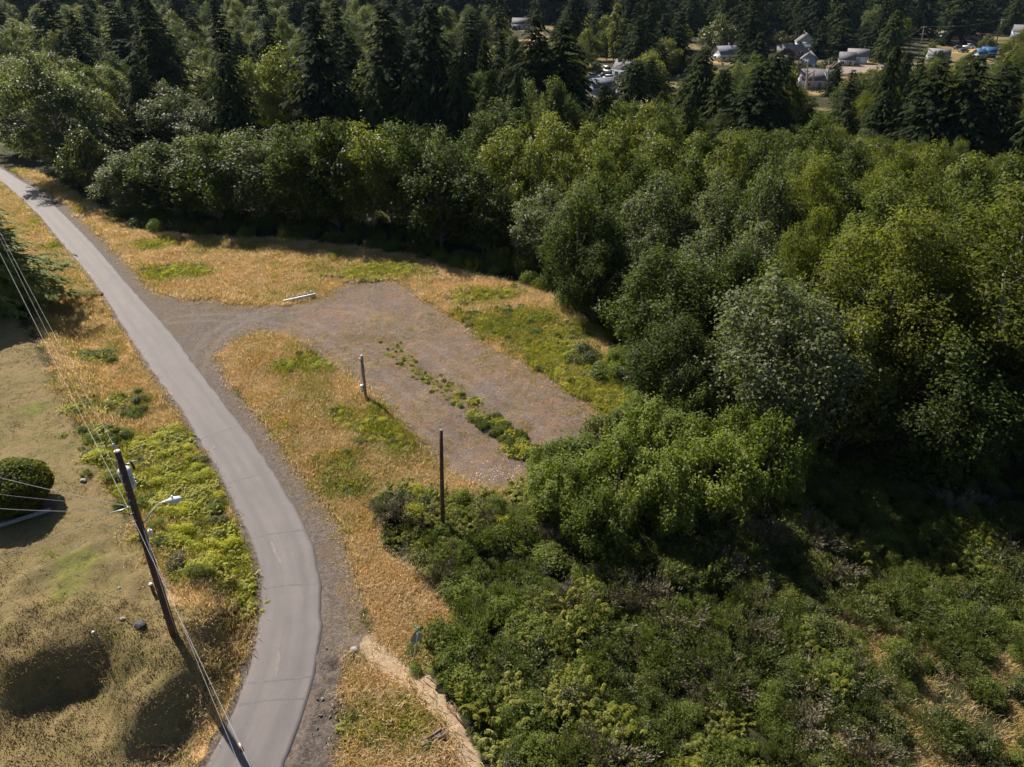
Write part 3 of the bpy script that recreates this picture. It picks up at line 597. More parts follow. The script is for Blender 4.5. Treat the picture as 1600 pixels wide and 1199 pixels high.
# ------------------------------------------------------------------ foliage and bark materials
ML = dict(
    alder=leaf_mat('alder_leaf', [(.1, (.025, .036, .010)), (.45, (.057, .075, .019)), (.7, (.10, .118, .031)), (.95, (.165, .172, .052))], 0.40, 0.55, 0.14),
    grey=leaf_mat('grey_green_leaf', [(.15, (0.047, 0.059, 0.027)), (.5, (0.089, 0.103, 0.050)), (.85, (0.158, 0.168, 0.095))], 0.40, 0.52, 0.2),
    lime=leaf_mat('yellow_green_leaf', [(.15, (.064, .074, .014)), (.5, (.115, .124, .024)), (.85, (.18, .182, .040))], 0.48, .5, .4),
    maple=leaf_mat('maple_leaf', [(.15, (.046, .055, .010)), (.5, (.086, .097, .017)), (.85, (.145, .15, .030))], 0.50, 0.6, 0.2),
    olive=leaf_mat('olive_leaf', [(.15, (.034, .042, .011)), (.5, (.066, .076, .018)), (.85, (.11, .118, .032))], .25, .5, .4),
    purple=leaf_mat('plum_leaf', [(.15, (.03, .012, .014)), (.85, (.075, .025, .03))], .2, .5, .4, trans_gain=(1.5, .8, .8)),
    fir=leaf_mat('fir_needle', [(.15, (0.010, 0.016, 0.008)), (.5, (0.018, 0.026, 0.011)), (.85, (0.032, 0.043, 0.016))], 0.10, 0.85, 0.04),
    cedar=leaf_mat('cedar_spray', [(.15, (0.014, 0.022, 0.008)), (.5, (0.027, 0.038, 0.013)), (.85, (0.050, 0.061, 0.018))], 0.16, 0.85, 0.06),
    hemlock=leaf_mat('hemlock_spray', [(.15, (.05, .066, .018)), (.5, (.115, .14, .036)), (.85, (.19, .21, .055))], 0.30, 0.7, 0.2),
    bramble=leaf_mat('bramble_leaf', [(.15, (.050, .068, .013)), (.5, (.110, .138, .026)), (.85, (.19, .21, .05))], 0.46, 0.55, 0.25, .45),
    bracken=leaf_mat('bracken_frond', [(.1, (.20, .20, .022)), (.5, (.37, .36, .042)), (.9, (.48, .43, .065))], 0.50, .55, .3, .4),
    fernb=leaf_mat('brush_fern', [(.1, (.10, .115, .018)), (.5, (.185, .195, .030)), (.9, (.28, .265, .05))], .48, .55, .25, .45),  # duller, less yellow fern colour than the bracken, used in the brush
    broom=leaf_mat('broom_twig', [(.15, (.042, .052, .016)), (.5, (.082, .098, .028)), (.85, (.13, .142, .05))], 0.35, .6, .3, .5),
    twig=leaf_mat('grey_brown_twig', [(.15, (.075, .064, .040)), (.5, (.14, .12, .078)), (.85, (.22, .19, .13))], .15, .7, .2, .5, (1.2, 1.1, .9)),
    dry=leaf_mat('dry_grass', [(.05, (.47, .36, .215)), (.4, (.63, .49, .31)), (.7, (.70, .56, .375)), (.95, (.76, .65, .47))], 0.55, .7, .15, .3, (1.15, 1.08, .9), ((.96, .84, .68), (1.03, 1.04, .96))),
    straw=leaf_mat('straw_grass', [(.05, (0.230, 0.170, 0.055)), (.5, (0.360, 0.280, 0.100)), (.95, (0.500, 0.420, 0.200))], 0.50, .6, .3, .5, (1.25, 1.15, .7), ((.8, .9, .55), (1.1, 1.05, 1.0))),
    green=leaf_mat('green_grass', [(.05, (0.123, 0.138, 0.021)), (.5, (0.209, 0.214, 0.034)), (.95, (0.304, 0.285, 0.067))], 0.50, .5, .2, .5, drift=((1.35, 1.1, .9), (.7, .85, .8))),
    daisy=leaf_mat('daisy_petal', [(0, (.7, .7, .66)), (1, (.82, .82, .78))], .2, .6, .3, .3, (1, 1, 1)))
MBARK = plain('grey_bark', (.16, .135, .11), .85, var=.4, scale=5, bump=.4); MBARKD = plain('brown_bark', (.07, .05, .038), .9, var=.4, scale=5, bump=.4); MDEAD = plain('bleached_wood', (.42, .37, .32), .8, var=.25, scale=5)

# ------------------------------------------------------------------ prototypes: kind -> list of (trunk mesh, crown mesh, height, radius)
PROTO = {}
def proto(kind, builder, n, leafmat, bark):
    PROTO[kind] = []
    for k in range(n):
        tm_, cm_, h, rad = builder(k); tm_.materials.append(bark); cm_.materials.append(ML[leafmat]); PROTO[kind].append((tm_, cm_, h, rad))
def _b(seed, H, R, nl, lf, **kw):
    def f(k):
        t, c = broadleaf(seed + k * 7, H, R, nl, lf, **kw); return t, c, H, R
    return f
def _c(seed, H, R, **kw):
    def f(k):
        t, c = conifer(seed + k * 7, H, R, **kw); return t, c, H, R
    return f
proto('alder', _b(100, 13, 4.6, 11500, .34, base=.06, lobes=30, lob_r=(.24, .36), spiky=.5), 4, 'alder', MBARK)
proto('alder_grey', _b(140, 13, 4.6, 11500, .33, base=.06, lobes=28, lob_r=(.24, .36), spiky=.4), 3, 'grey', MBARK)
proto('alder_lime', _b(160, 13, 4.6, 10500, .34, base=.06, lobes=28, lob_r=(.24, .36), spiky=.4), 2, 'lime', MBARK)
proto('near_alder', _b(180, 11, 4.4, 22000, .235, base=.02, lobes=34, lob_r=(.22, .35), spiky=.6), 3, 'alder', MBARK)
proto('near_grey', _b(200, 11, 4.4, 21000, .225, base=.02, lobes=34, lob_r=(.22, .35), spiky=.3), 2, 'grey', MBARK)
proto('cottonwood', _b(230, 17, 8.5, 30000, .36, base=.04, lobes=46, lob_r=(.15, .26), trunk_r=.4), 1, 'grey', MBARK)
proto('maple', _b(220, 18, 6.4, 34000, .26, base=.10, lobes=34, lob_r=(.22, .34), trunk_r=.25), 3, 'maple', MBARK)
proto('willow', _b(240, 5.5, 3.6, 12000, .22, base=.02, lobes=44, lob_r=(.13, .24), spiky=1.8, trunk_r=.08), 3, 'bramble', MBARK)
proto('poplar', _b(260, 22, 2.6, 7000, .5, base=.06, lobes=26, lob_r=(.4, .62), trunk_r=.2), 2, 'lime', MBARK)
proto('orchard', _b(270, 7, 4, 5000, .36, base=.12, lobes=20, lob_r=(.24, .38)), 2, 'olive', MBARK)
proto('plum', _b(280, 5, 3, 3000, .36, base=.12, lobes=16, lob_r=(.26, .4)), 1, 'purple', MBARKD)
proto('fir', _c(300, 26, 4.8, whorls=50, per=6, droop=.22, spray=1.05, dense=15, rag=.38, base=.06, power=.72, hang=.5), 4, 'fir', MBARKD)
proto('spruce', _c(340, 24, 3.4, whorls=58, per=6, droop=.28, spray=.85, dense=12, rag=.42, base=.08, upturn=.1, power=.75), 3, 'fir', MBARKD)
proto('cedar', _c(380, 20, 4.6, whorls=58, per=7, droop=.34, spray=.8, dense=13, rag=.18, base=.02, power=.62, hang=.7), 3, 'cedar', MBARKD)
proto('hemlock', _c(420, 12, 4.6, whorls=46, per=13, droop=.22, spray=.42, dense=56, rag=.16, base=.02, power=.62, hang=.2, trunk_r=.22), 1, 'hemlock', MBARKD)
NKIND = dict(cottonwood='cottonwood_tree', alder='alder_tree', alder_grey='alder_tree', alder_lime='alder_tree', near_alder='alder_tree', near_grey='alder_tree', maple='maple_tree', willow='willow_shrub', poplar='poplar_tree', orchard='garden_tree', plum='plum_tree', fir='fir_tree', spruce='spruce_tree', cedar='cedar_tree', hemlock='hemlock_tree')
_pick = random.Random(5); TREES = []
def tree(kind, x, y, h, width, label=None, group=None, var=None, z=None, name=None):
    pr = PROTO[kind]; t, c, H, R = pr[_pick.randrange(len(pr)) if var is None else var % len(pr)]
    z = tz(x, y) if z is None else z
    o = empty(name or NKIND[kind], (x, y, z - .05), _pick.uniform(0, 6.28), label, 'shrub' if kind == 'willow' else 'tree', group)
    o.scale = (width / (2 * R), width / (2 * R), h / H)
    link('trunk', t, None, o); link('crown', c, None, o); TREES.append((o, kind, x, y, h, width)); return o
def tree_px(kind, u, vtop, vbase, wpx, label=None, group=None, var=None):
    """tree whose foot stands where the ground at (u, vbase) lies and whose top shows at vtop"""
    g = hit(u, vbase); d = g[1] * CP + (CAMH - g[2]) * SP
    top = at_y(u, vtop, g[1]); h = top[2] - g[2]; dm = g[1] * CP - ((g[2] + h / 2) - CAMH) * SP
    return tree(kind, g[0], g[1], max(2.0, h), wpx * dm / F, label, group, var)
SHR = {}
for kind, cnt, nl, lf, mat in (('round', 4, 2600, .085, 'bramble'), ('clipped', 1, 17000, .09, 'maple'), ('broom', 3, 2200, .09, 'broom'), ('twiggy', 2, 1800, .09, 'twig'), ('fern', 3, 2600, .09, 'bracken'), ('fernb', 2, 2600, .09, 'fernb'), ('bright', 2, 2200, .10, 'bracken'), ('shoots', 3, 2800, .085, 'bramble'), ('roundlime', 2, 2400, .085, 'lime'), ('rounddark', 2, 2600, .085, 'olive'), ('greygreen', 2, 2400, .08, 'grey')):
    base = {'twiggy': 'broom', 'fernb': 'fern', 'bright': 'round', 'roundlime': 'round', 'rounddark': 'round', 'greygreen': 'round'}.get(kind, kind); SHR[kind] = []
    for k in range(cnt):
        m = shrub_mesh(600 + 11 * k + len(kind) * 101, base, nl, lf); m.materials.append(ML[mat]); SHR[kind].append(m)
SHRUBS = []
def shrub(kind, x, y, rad, hgt, label, name='shrub', cat='shrub', group=None, z=None):
    m = _pick.choice(SHR[kind]); o = link(name, m); o.location = (x, y, (tz(x, y) if z is None else z) - .04); o.rotation_euler = (0, 0, _pick.uniform(0, 6.28)); o.scale = (rad, rad, hgt)
    tag(o, label, cat, group); SHRUBS.append((o, kind, x, y)); return o
def scatter(name, label, pts, rot, scl, idx, sources, tint=None):
    """one object of instanced plants at numbered points"""
    m = bpy.data.meshes.new(name); m.vertices.add(len(pts)); m.vertices.foreach_set('co', np.asarray(pts, np.float32).ravel())
    a = m.attributes.new('rot', 'FLOAT_VECTOR', 'POINT'); a.data.foreach_set('vector', np.asarray(rot, np.float32).ravel())
    a = m.attributes.new('scl', 'FLOAT_VECTOR', 'POINT'); a.data.foreach_set('vector', np.asarray(scl, np.float32).ravel())
    a = m.attributes.new('idx', 'INT', 'POINT'); a.data.foreach_set('value', np.asarray(idx, np.int32))
    o = link(name, m); ng = bpy.data.node_groups.new(name + '_scatter', 'GeometryNodeTree')
    ng.interface.new_socket('Geometry', in_out='INPUT', socket_type='NodeSocketGeometry'); ng.interface.new_socket('Geometry', in_out='OUTPUT', socket_type='NodeSocketGeometry')
    gi, go, jn = ng.nodes.new('NodeGroupInput'), ng.nodes.new('NodeGroupOutput'), ng.nodes.new('GeometryNodeJoinGeometry')
    def named(nm, typ):
        n = ng.nodes.new('GeometryNodeInputNamedAttribute'); n.data_type = typ; n.inputs[0].default_value = nm; return n.outputs[0]
    r_, s_, i_ = named('rot', 'FLOAT_VECTOR'), named('scl', 'FLOAT_VECTOR'), named('idx', 'INT')
    for k, src in enumerate(sources):
        ob = bpy.data.objects.new(src.name + '_source', src); inf = ng.nodes.new('GeometryNodeObjectInfo'); inf.inputs[0].default_value = ob
        cmp_ = ng.nodes.new('FunctionNodeCompare'); cmp_.data_type = 'INT'; cmp_.operation = 'EQUAL'; ng.links.new(i_, cmp_.inputs[2]); cmp_.inputs[3].default_value = k
        ip = ng.nodes.new('GeometryNodeInstanceOnPoints'); ng.links.new(gi.outputs[0], ip.inputs['Points']); ng.links.new(cmp_.outputs[0], ip.inputs['Selection']); ng.links.new(inf.outputs['Geometry'], ip.inputs['Instance'])
        ng.links.new(r_, ip.inputs['Rotation']); ng.links.new(s_, ip.inputs['Scale']); ng.links.new(ip.outputs[0], jn.inputs[0])
    ng.links.new(jn.outputs[0], go.inputs[0])
    md = o.modifiers.new('scatter', 'NODES'); md.node_group = ng
    return tag(o, label, kind='stuff')
# ================================================================== WOODS
ONES = 'first second third fourth fifth sixth seventh eighth ninth tenth eleventh twelfth thirteenth fourteenth fifteenth sixteenth seventeenth eighteenth nineteenth'.split()
TENS = {20: ('twentieth', 'twenty'), 30: ('thirtieth', 'thirty'), 40: ('fortieth', 'forty'), 50: ('fiftieth', 'fifty'), 60: ('sixtieth', 'sixty'), 70: ('seventieth', 'seventy'), 80: ('eightieth', 'eighty'), 90: ('ninetieth', 'ninety')}
def nth(n):
    if n < 20: return ONES[n - 1]
    t, u = n // 10 * 10, n % 10; return TENS[t][0] if u == 0 else TENS[t][1] + '-' + ONES[u - 1]
# --- the wall of alders behind the dry field, left to right
WALL = [('alder_grey', 213, 238, 344, 100), ('alder', 278, 224, 356, 125), ('alder', 345, 213, 364, 125), ('alder_grey', 415, 209, 368, 120), ('alder', 470, 200, 372, 110), ('alder', 530, 190, 375, 115), ('alder_lime', 585, 197, 380, 105), ('alder', 640, 200, 384, 110), ('alder_grey', 690, 205, 388, 80), ('alder', 690, 250, 402, 130), ('alder', 755, 262, 410, 120)]
for k, (kd, u, vt, vb, w) in enumerate(WALL):
    tree_px(kd, u, vt, vb - 14, w, f'{"silvery" if "grey" in kd else "green" if kd == "alder" else "yellow-green"} alder, {nth(k + 1)} from the left in the tree wall behind the dry field', 'wall of alders behind the dry field')
for k, (kd, u, vt, vb, w) in enumerate([('alder', 250, 228, 338, 110), ('alder', 312, 218, 345, 120), ('alder', 380, 212, 350, 120), ('alder_grey', 440, 206, 352, 110), ('alder', 500, 198, 356, 110), ('alder', 556, 196, 360, 110), ('alder', 612, 198, 364, 100), ('alder', 665, 204, 368, 100), ('alder', 715, 225, 375, 100)]):
    tree_px(kd, u, vt, vb - 16, w, f'alder in the second rank of the tree wall, {nth(k + 1)} from its left end', 'wall of alders behind the dry field')
# --- single trees one can point to
tree_px('near_alder', 1030, 395, 575, 190, 'bright round leafy tree standing out at the right corner of the dry field')
tree_px('near_grey', 1185, 438, 690, 250, 'big grey-green alder with a pale trunk right of the gravel pad')
tree_px('near_alder', 925, 385, 500, 105, 'dark bushy alder at the far right corner of the dry field')
tree_px('near_alder', 900, 300, 470, 150, 'dense alder above the far right corner of the dry field')
tree_px('near_alder', 1045, 500, 650, 150, 'low bushy alder below the bright round tree beside the gravel pad')
tree_px('maple', 1500, 290, 650, 330, 'tall yellow-green maple whose low boughs hang over the dark hollow')
tree_px('maple', 1340, 330, 640, 260, 'broad olive maple left of the tallest maple over the dark hollow')
tree_px('maple', 1610, 260, 600, 260, 'yellow-green maple cut by the right photo edge behind a bare leaning trunk')
tree_px('near_grey', 1290, 440, 640, 170, 'greyish alder with bare twigs at its top between two maples')
tree_px('near_alder', 1590, 520, 720, 200, 'shaded alder at the right photo edge beside the dark hollow')
tree_px('cottonwood', 116, 88, 276, 180, 'huge silver-leaved cottonwood above the far bend of the lane')
tree_px('alder_grey', 45, 150, 240, 115, 'silvery tree at the left photo edge beside the huge cottonwood')
tree_px('alder_grey', 152, 190, 296, 100, 'low silvery tree in front of the huge cottonwood by the lane')
tree_px('orchard', 158, 208, 312, 82, 'dark rounded evergreen bush tree between the lane and the alder wall')
tree_px('alder_grey', 112, 238, 292, 62, 'small silvery tree at the lane edge below the huge cottonwood')
tree_px('alder_lime', 240, 152, 190, 34, 'small bright yellow-green tree in the gap left of the black cedar')
tree_px('alder_lime', 452, 76, 215, 92, 'sunlit yellow alder left of the great dark firs')
tree_px('alder_lime', 410, 95, 225, 80, 'sunlit yellow alder close to the black cedar')
tree_px('alder_lime', 575, 100, 200, 60, 'yellow alder glimpsed between two great dark firs')
tree_px('alder_grey', 290, 140, 235, 110, 'silvery alder left of the black cedar behind the alder wall')
tree_px('alder_grey', 330, 165, 245, 90, 'lower silvery alder beside the black cedar')
tree_px('cedar', 383, 78, 255, 98, 'black broad cedar standing in front of the yellow alders')
FIRS = [('fir', 268, -10, 195, 74), ('spruce', 205, 0, 125, 52), ('spruce', 146, 14, 150, 46), ('spruce', 104, -2, 120, 62), ('fir', 212, 60, 150, 60), ('fir', 514, 0, 222, 88), ('spruce', 562, 48, 190, 50), ('fir', 616, 2, 228, 92), ('fir', 685, 0, 232, 80), ('spruce', 655, 60, 215, 55), ('spruce', 736, 14, 170, 55), ('cedar', 600, 100, 235, 80), ('cedar', 660, 95, 240, 85), ('cedar', 722, 85, 242, 80), ('cedar', 550, 150, 235, 60), ('cedar', 790, 110, 235, 66), ('fir', 782, 45, 205, 55), ('fir', 835, 18, 238, 78), ('fir', 878, 28, 240, 86), ('cedar', 822, 140, 250, 60), ('cedar', 900, 100, 225, 60), ('cedar', 765, 125, 250, 55)]
for k, (kd, u, vt, vb, w) in enumerate(sorted(FIRS, key=lambda t: t[1])):
    w *= 1.22 if kd != 'cedar' else 1.05
    nm = {'fir': 'great dark fir', 'spruce': 'narrow dark spruce', 'cedar': 'dense dark cedar'}[kd]
    tree_px(kd, u, vt, vb, w, f'{nm}, {nth(k + 1)} from the left in the black conifer stand behind the alders', 'tall conifers behind the alder wall')
EVER = [('cedar', 985, 92, 205, 82, 'cedar with a thin bare top just right of the parked cars'), ('spruce', 1012, 88, 190, 48, 'pointed spruce beside the bare-topped cedar right of the parked cars'), ('cedar', 1085, 72, 212, 82, 'pale green pointed cedar in the middle of the right wood'), ('cedar', 1120, 105, 220, 70, 'lower cedar right of the pale pointed cedar'), ('cedar', 1185, 78, 240, 100, 'broad shaggy cedar left of the low white houses'), ('fir', 1165, 100, 250, 90, 'dark fir leaning on the broad shaggy cedar'), ('cedar', 1310, 150, 225, 60, 'dark cedar below the grey-roofed house and the dead trunks'), ('spruce', 1316, 108, 200, 40, 'slim spruce beside the dead trunks'), ('fir', 1385, 72, 150, 34, 'small spruce in front of the far street'), ('fir', 1425, 92, 262, 92, 'ragged dark fir, left one of the group at the right'), ('fir', 1475, 84, 268, 100, 'ragged dark fir in the middle of the group at the right'), ('fir', 1532, 98, 262, 98, 'ragged dark fir, right one of the group at the right'), ('cedar', 1585, 140, 290, 80, 'dark cedar at the right photo edge behind the ragged firs'), ('cedar', 1360, 140, 245, 60, 'olive cedar left of the ragged fir group'), ('spruce', 935, 108, 118, 13, 'cone-shaped yew beside the driveway with parked cars'), ('spruce', 1588, 60, 110, 60, 'dark fir at the right photo edge beside the far pole')]
for kd, u, vt, vb, w, lb in EVER: tree_px(kd, u, vt, vb, w, lb)
tree_px('poplar', 958, 8, 104, 20, 'light green columnar poplar, left one of the pair above the driveway')
tree_px('poplar', 968, 30, 106, 22, 'light green columnar poplar, right one of the pair above the driveway')
tree_px('plum', 1226, 76, 100, 24, 'round purple-leaved tree in front of the low grey roof'); tree_px('plum', 1248, 80, 96, 12, 'small purple-leaved tree by the far house wall'); tree_px('plum', 1405, 98, 116, 26, 'purple-leaved tree beside the far street')
tree_px('orchard', 1120, 28, 88, 66, 'broad pale willow among the far conifers')
tree_px('orchard', 1215, 50, 76, 34, 'rounded pale tree above the low grey roofs')
for k in range(26):
    u = 905 + k * 28 + _pick.uniform(-9, 9); vb = _pick.uniform(40, 58); kd = 'fir' if k % 3 else 'cedar'
    if u > 1600: continue
    tree_px(kd, u, _pick.uniform(-24, 4), vb, _pick.uniform(34, 50), f'dark {"fir" if kd == "fir" else "cedar"}, {nth(k + 1)} from left in the tall conifer row behind the far houses', 'conifer row behind the far houses')
for kd, u, vt, vb, w, lb in [('orchard', 1085, 84, 108, 26, 'dark garden tree left of the white house with the blue-grey roof'), ('alder_lime', 1158, 78, 108, 30, 'pale tree right of the white house with the blue-grey roof'), ('fir', 1300, 96, 150, 30, 'narrow fir right of the bare dead trunks'), ('alder_grey', 1385, 100, 140, 50, 'pale leafy tree below the far street'), ('fir', 1460, 78, 118, 34, 'dark fir left of the low pale-roofed house'), ('alder', 1505, 84, 120, 36, 'green tree below the parked white pickup'), ('orchard', 1198, 92, 112, 22, 'small round garden tree left of the purple tree'), ('alder_lime', 1222, 100, 120, 20, 'small yellow-green garden tree in front of the blue-walled building'), ('orchard', 1247, 97, 118, 26, 'dark garden tree above the bare dead trunks'), ('orchard', 1290, 92, 122, 30, 'dark garden tree behind the forked dead trunk'), ('alder_lime', 1360, 108, 135, 36, 'yellowish tree in front of the far street'), ('fir', 1312, 28, 86, 46, 'large fir between the white gabled house and the white garage'), ('fir', 1345, 36, 76, 36, 'fir rising behind the white garage'), ('alder_grey', 1538, 54, 84, 24, 'small grey-blue tree right of the long brown house'), ('alder_lime', 1574, 46, 112, 44, 'tall yellowish tree right of the blue tarpaulins'), ('alder_lime', 1450, 66, 92, 18, 'narrow yellowish tree right of the tall crossarm pole'), ('orchard', 1475, 88, 104, 22, 'small dark tree in front of the low pale-roofed house'), ('alder_grey', 1335, 122, 165, 60, 'pale leafy tree below the white garage'), ('alder_grey', 1430, 108, 150, 60, 'pale leafy tree left behind the ragged firs'), ('alder_lime', 1240, 140, 190, 60, 'yellowish tree just below the dead trunks'), ('orchard', 1000, 100, 124, 32, 'rounded pale tree right of the pale blue house'), ('alder_grey', 930, 95, 112, 18, 'small pale tree left of the parked van')]:
    tree_px(kd, u, vt, vb, w, lb)
# --- the leaning conifer by the lane on the left edge
g = hit(12, 478); hk = tree('hemlock', g[0] - 2.3, g[1] + .6, 12.5, 12.6, 'spreading light green hemlock cut by the left photo edge beside the lane', None)

# --- the right-hand wood, filled rank by rank
wr = random.Random(77)
EVG = [(u - w * .45, u + w * .45, vb, hit(u, vb)[1]) for kd, u, vt, vb, w, lb in EVER if vb > 180]
def clear(u0, v0, u1, v1):
    for a, b_, c_, d_ in PROTECT:      # only what would stand in front of a house, or in its yard, is refused
        if u1 > a and u0 < c_ and v1 > b_ + .35 * (d_ - b_) and v0 < d_: return False
    return True
PROTECT = [(922, 97, 966, 138), (1212, 60, 1262, 100), (1268, 112, 1296, 134), (1312, 80, 1355, 106), (1365, 96, 1430, 106), (1470, 60, 1552, 94), (1436, 35, 1450, 92), (1560, 25, 1570, 66), (1085, 78, 1142, 96), (805, 32, 825, 48), (848, 18, 866, 34), (1575, 36, 1600, 60), (1060, 0, 1090, 12)]
placed = [(x, y, w) for _, _, x, y, _, w in TREES]
fill = []
tries = 0
while tries < 6000:
    tries += 1
    y = wr.uniform(40, 165); x = wr.uniform(-.05 * y, .80 * y + 14)
    sd = float(sdist(np.array([x]), np.array([y]), M_WOOD)[0])
    if sd < 2.4: continue
    front = sd < 9
    w = wr.uniform(6.5, 9.5) * (1.25 if x > 30 and y < 90 else 1); h = wr.uniform(9.5, 12.5) if front else wr.uniform(11, 14.5)
    if x > 26 and y < 85: h *= 1.22
    if y > 118: h *= 1.1
    if any((x - a) ** 2 + (y - b_) ** 2 < (.33 * (w + c_)) ** 2 for a, b_, c_ in placed): continue
    u0, v0, d0 = project((x, y, h * .95)); ww = w / d0 * F / 2
    if y > 60 and not clear(u0 - ww, v0, u0 + ww, v0 + 60): continue
    if u0 < 700 or u0 > 1720: continue
    lim = max([vb - 38 for a, b_, vb, ye in EVG if y < ye and u0 + ww > a and u0 - ww < b_] or [-99])
    if v0 < lim: h = (at_y(u0, lim, y)[2]) / .95
    if h < 6.5: continue
    placed.append((x, y, w)); fill.append((x, y, h, w))
ranks = {}
for x, y, h, w in fill:
    k = int(np.searchsorted([56, 66, 78, 90, 104, 118, 134], y))
    ranks.setdefault(k, []).append((project((x, y, h))[0], x, y, h, w))
RN = ['nearest row', 'second row', 'third row', 'fourth row', 'fifth row', 'sixth row', 'seventh row', 'hindmost row']
for k, lst in ranks.items():
    for i, (u, x, y, h, w) in enumerate(sorted(lst)):
        n_ = fbm(np.array([x * .05]), np.array([y * .05]), 91, 2)[0] + wr.uniform(-.15, .15)
        q = x / y
        if k >= 6 and wr.random() < .25: kd = 'cedar'; h *= 1.25; w *= .8
        elif q > .42 and wr.random() < .65: kd = 'maple' if wr.random() < .7 else 'alder_lime'
        else: kd = 'alder_lime' if n_ > .66 else 'alder_grey' if n_ < .35 else ('near_alder' if y < 75 else 'alder')
        tone = {'cedar': 'dark cedar', 'maple': 'yellow-green maple', 'alder_lime': 'yellowish alder', 'alder_grey': 'silvery alder', 'alder': 'green alder', 'near_alder': 'green alder'}[kd]
        tree(kd, x, y, h, w, f'{tone}, {nth(i + 1)} from the left in the {RN[k]} of the right wood', 'leafy trees of the right wood')
# --- left wood and the far woods
far = []
tries = 0
while tries < 30000 and len(far) < 430:
    tries += 1
    y = 115 * (440 / 115) ** wr.random(); x = wr.uniform(-.80, .80) * y
    u, v, d = project((x, y, 0))
    if y < 300 and (200 < u < 760 and v > 232): continue
    if u > 760 and y < 165: continue
    if sdist(np.array([x]), np.array([y]), M_WOOD)[0] < 4 and y < 140: continue
    if ldist(np.array([x]), np.array([y]), ROAD_CL)[0] < 10: continue
    leafy = wr.random() < (.88 if u < 480 else .62 if u < 930 and y < 300 else .34 if u < 950 else .50 if y < 250 else .14)
    if 470 < u < 930 and y < 300 and wr.random() < .35: leafy = False
    if 200 < u < 930 and y < 440: leafy = wr.random() < .75
    h = wr.uniform(9, 14) if leafy else wr.uniform(17, 26); w = wr.uniform(8, 12) if leafy else wr.uniform(7.5, 11)
    if y > 300 and not leafy: h *= 1.25; w *= 1.25
    if u < 930 and not leafy: h *= wr.uniform(.55, 1.0)
    elif not leafy: h *= wr.uniform(.7, 1.1)
    sp_ = .40 * (1 + max(0, (y - 250)) / 600)
    if any((x - a) ** 2 + (y - b_) ** 2 < (sp_ * (w + c_)) ** 2 for a, b_, c_ in placed): continue
    ut, vt, _ = project((x, y, h)); ww = w / d * F / 2
    if not clear(min(u, ut) - ww * .8, vt, max(u, ut) + ww * .8, v): continue
    if ut < -50 or ut > 1650 or v < -60: continue
    placed.append((x, y, w)); kd = wr.choice(['alder_grey', 'alder_lime', 'alder', 'alder_lime'] if u < 480 else ['alder', 'alder_lime', 'alder_grey']) if leafy else wr.choice(['fir', 'fir', 'spruce', 'cedar'])
    far.append((x, y, h, w, kd, ut))
MARKS = [(100, 'above the far bend of the lane'), (200, 'above the huge cottonwood'), (330, 'above the left half of the tree wall'), (470, 'behind the black cedar'), (580, 'behind the left great firs'), (700, 'behind the middle great firs'), (830, 'behind the right great firs'), (925, 'left of the driveway with cars'), (990, 'behind the driveway with cars'), (1080, 'left of the pale pointed cedar'), (1190, 'right of the pale pointed cedar'), (1300, 'behind the white gabled house'), (1440, 'behind the far street'), (1530, 'around the brown-roofed house'), (9999, 'at the right end of the photo top')]
bk = {}
for t in far:
    mk_ = next(i for i, (u, _) in enumerate(MARKS) if t[5] < u); bd = 0 if t[1] < 190 else 1 if t[1] < 280 else 2
    bk.setdefault((mk_, bd, t[4]), []).append(t)
for (mk_, bd, kd), lst in bk.items():
    tone = {'fir': 'dark fir', 'spruce': 'narrow spruce', 'cedar': 'dense cedar', 'alder': 'green tree', 'alder_lime': 'yellow-green tree', 'alder_grey': 'silvery tree'}[kd]
    where = ('', 'farther off, ', 'far off, ')[bd] + MARKS[mk_][1]
    for i, (x, y, h, w, _, u) in enumerate(sorted(lst, key=lambda t: t[5])):
        lb = f'{tone} {where}' if len(lst) == 1 else f'{tone}, {nth(i + 1)} from left, {where}'
        tree(kd, x, y, h, w, lb, name='leafy_tree' if kd.startswith('alder') else None, group=('leafy trees ' if kd.startswith('alder') else 'conifers ') + 'in the woods toward the horizon')
# ================================================================== GROUND COVER (what nobody could count)
def sample(P, per_m2, seed, zlift=0.0):
    lo, hi = P.min(0), P.max(0); lo = np.maximum(lo, [-115, 14]); hi = np.minimum(hi, [75, 170]); A = np.prod(hi - lo); r = rng_(seed); n = int(A * per_m2)
    x = r.uniform(lo[0], hi[0], n); y = r.uniform(lo[1], hi[1], n)
    yy = y; dep = y * CP + CAMH * SP; u = CX + F * x / dep; v = CY - F * (y * SP - CAMH * CP) / dep       # keep what the picture can show, with a margin
    k = (u > -140) & (u < 1740) & (v < 1300); x, y = x[k], y[k]
    k = sdist(x, y, P) > -1.0; return x[k], y[k], r
def put(x, y, r, tilt=.12): return np.stack([x, y, terrain(x, y) - .02], 1), np.stack([r.normal(size=len(x)) * tilt, r.normal(size=len(x)) * tilt, r.uniform(0, 6.28, len(x))], 1)
def tufts(name, mat, seeds, **kw):
    out = []
    for s in seeds:
        m = tuft_mesh(s, **kw); m.name = name; m.materials.append(ML[mat]); out.append(m)
    return out
ML['mown'] = leaf_mat('mown_grass', [(.05, (.13, .10, .038)), (.5, (.22, .16, .075)), (.95, (.33, .25, .13))], .25, .7, .2, .5, (1.2, 1.1, .8))
T_DRY = tufts('dry_tuft', 'dry', (1, 2, 3), blades=30, h=.30, spread=.34, w=.022, bend=.9)
T_STR = tufts('straw_tuft', 'straw', (4, 5), blades=28, h=.30, spread=.32, w=.024, bend=.85)
T_GRN = tufts('green_tuft', 'green', (6, 7), blades=26, h=.34, spread=.28, w=.03, bend=.7)
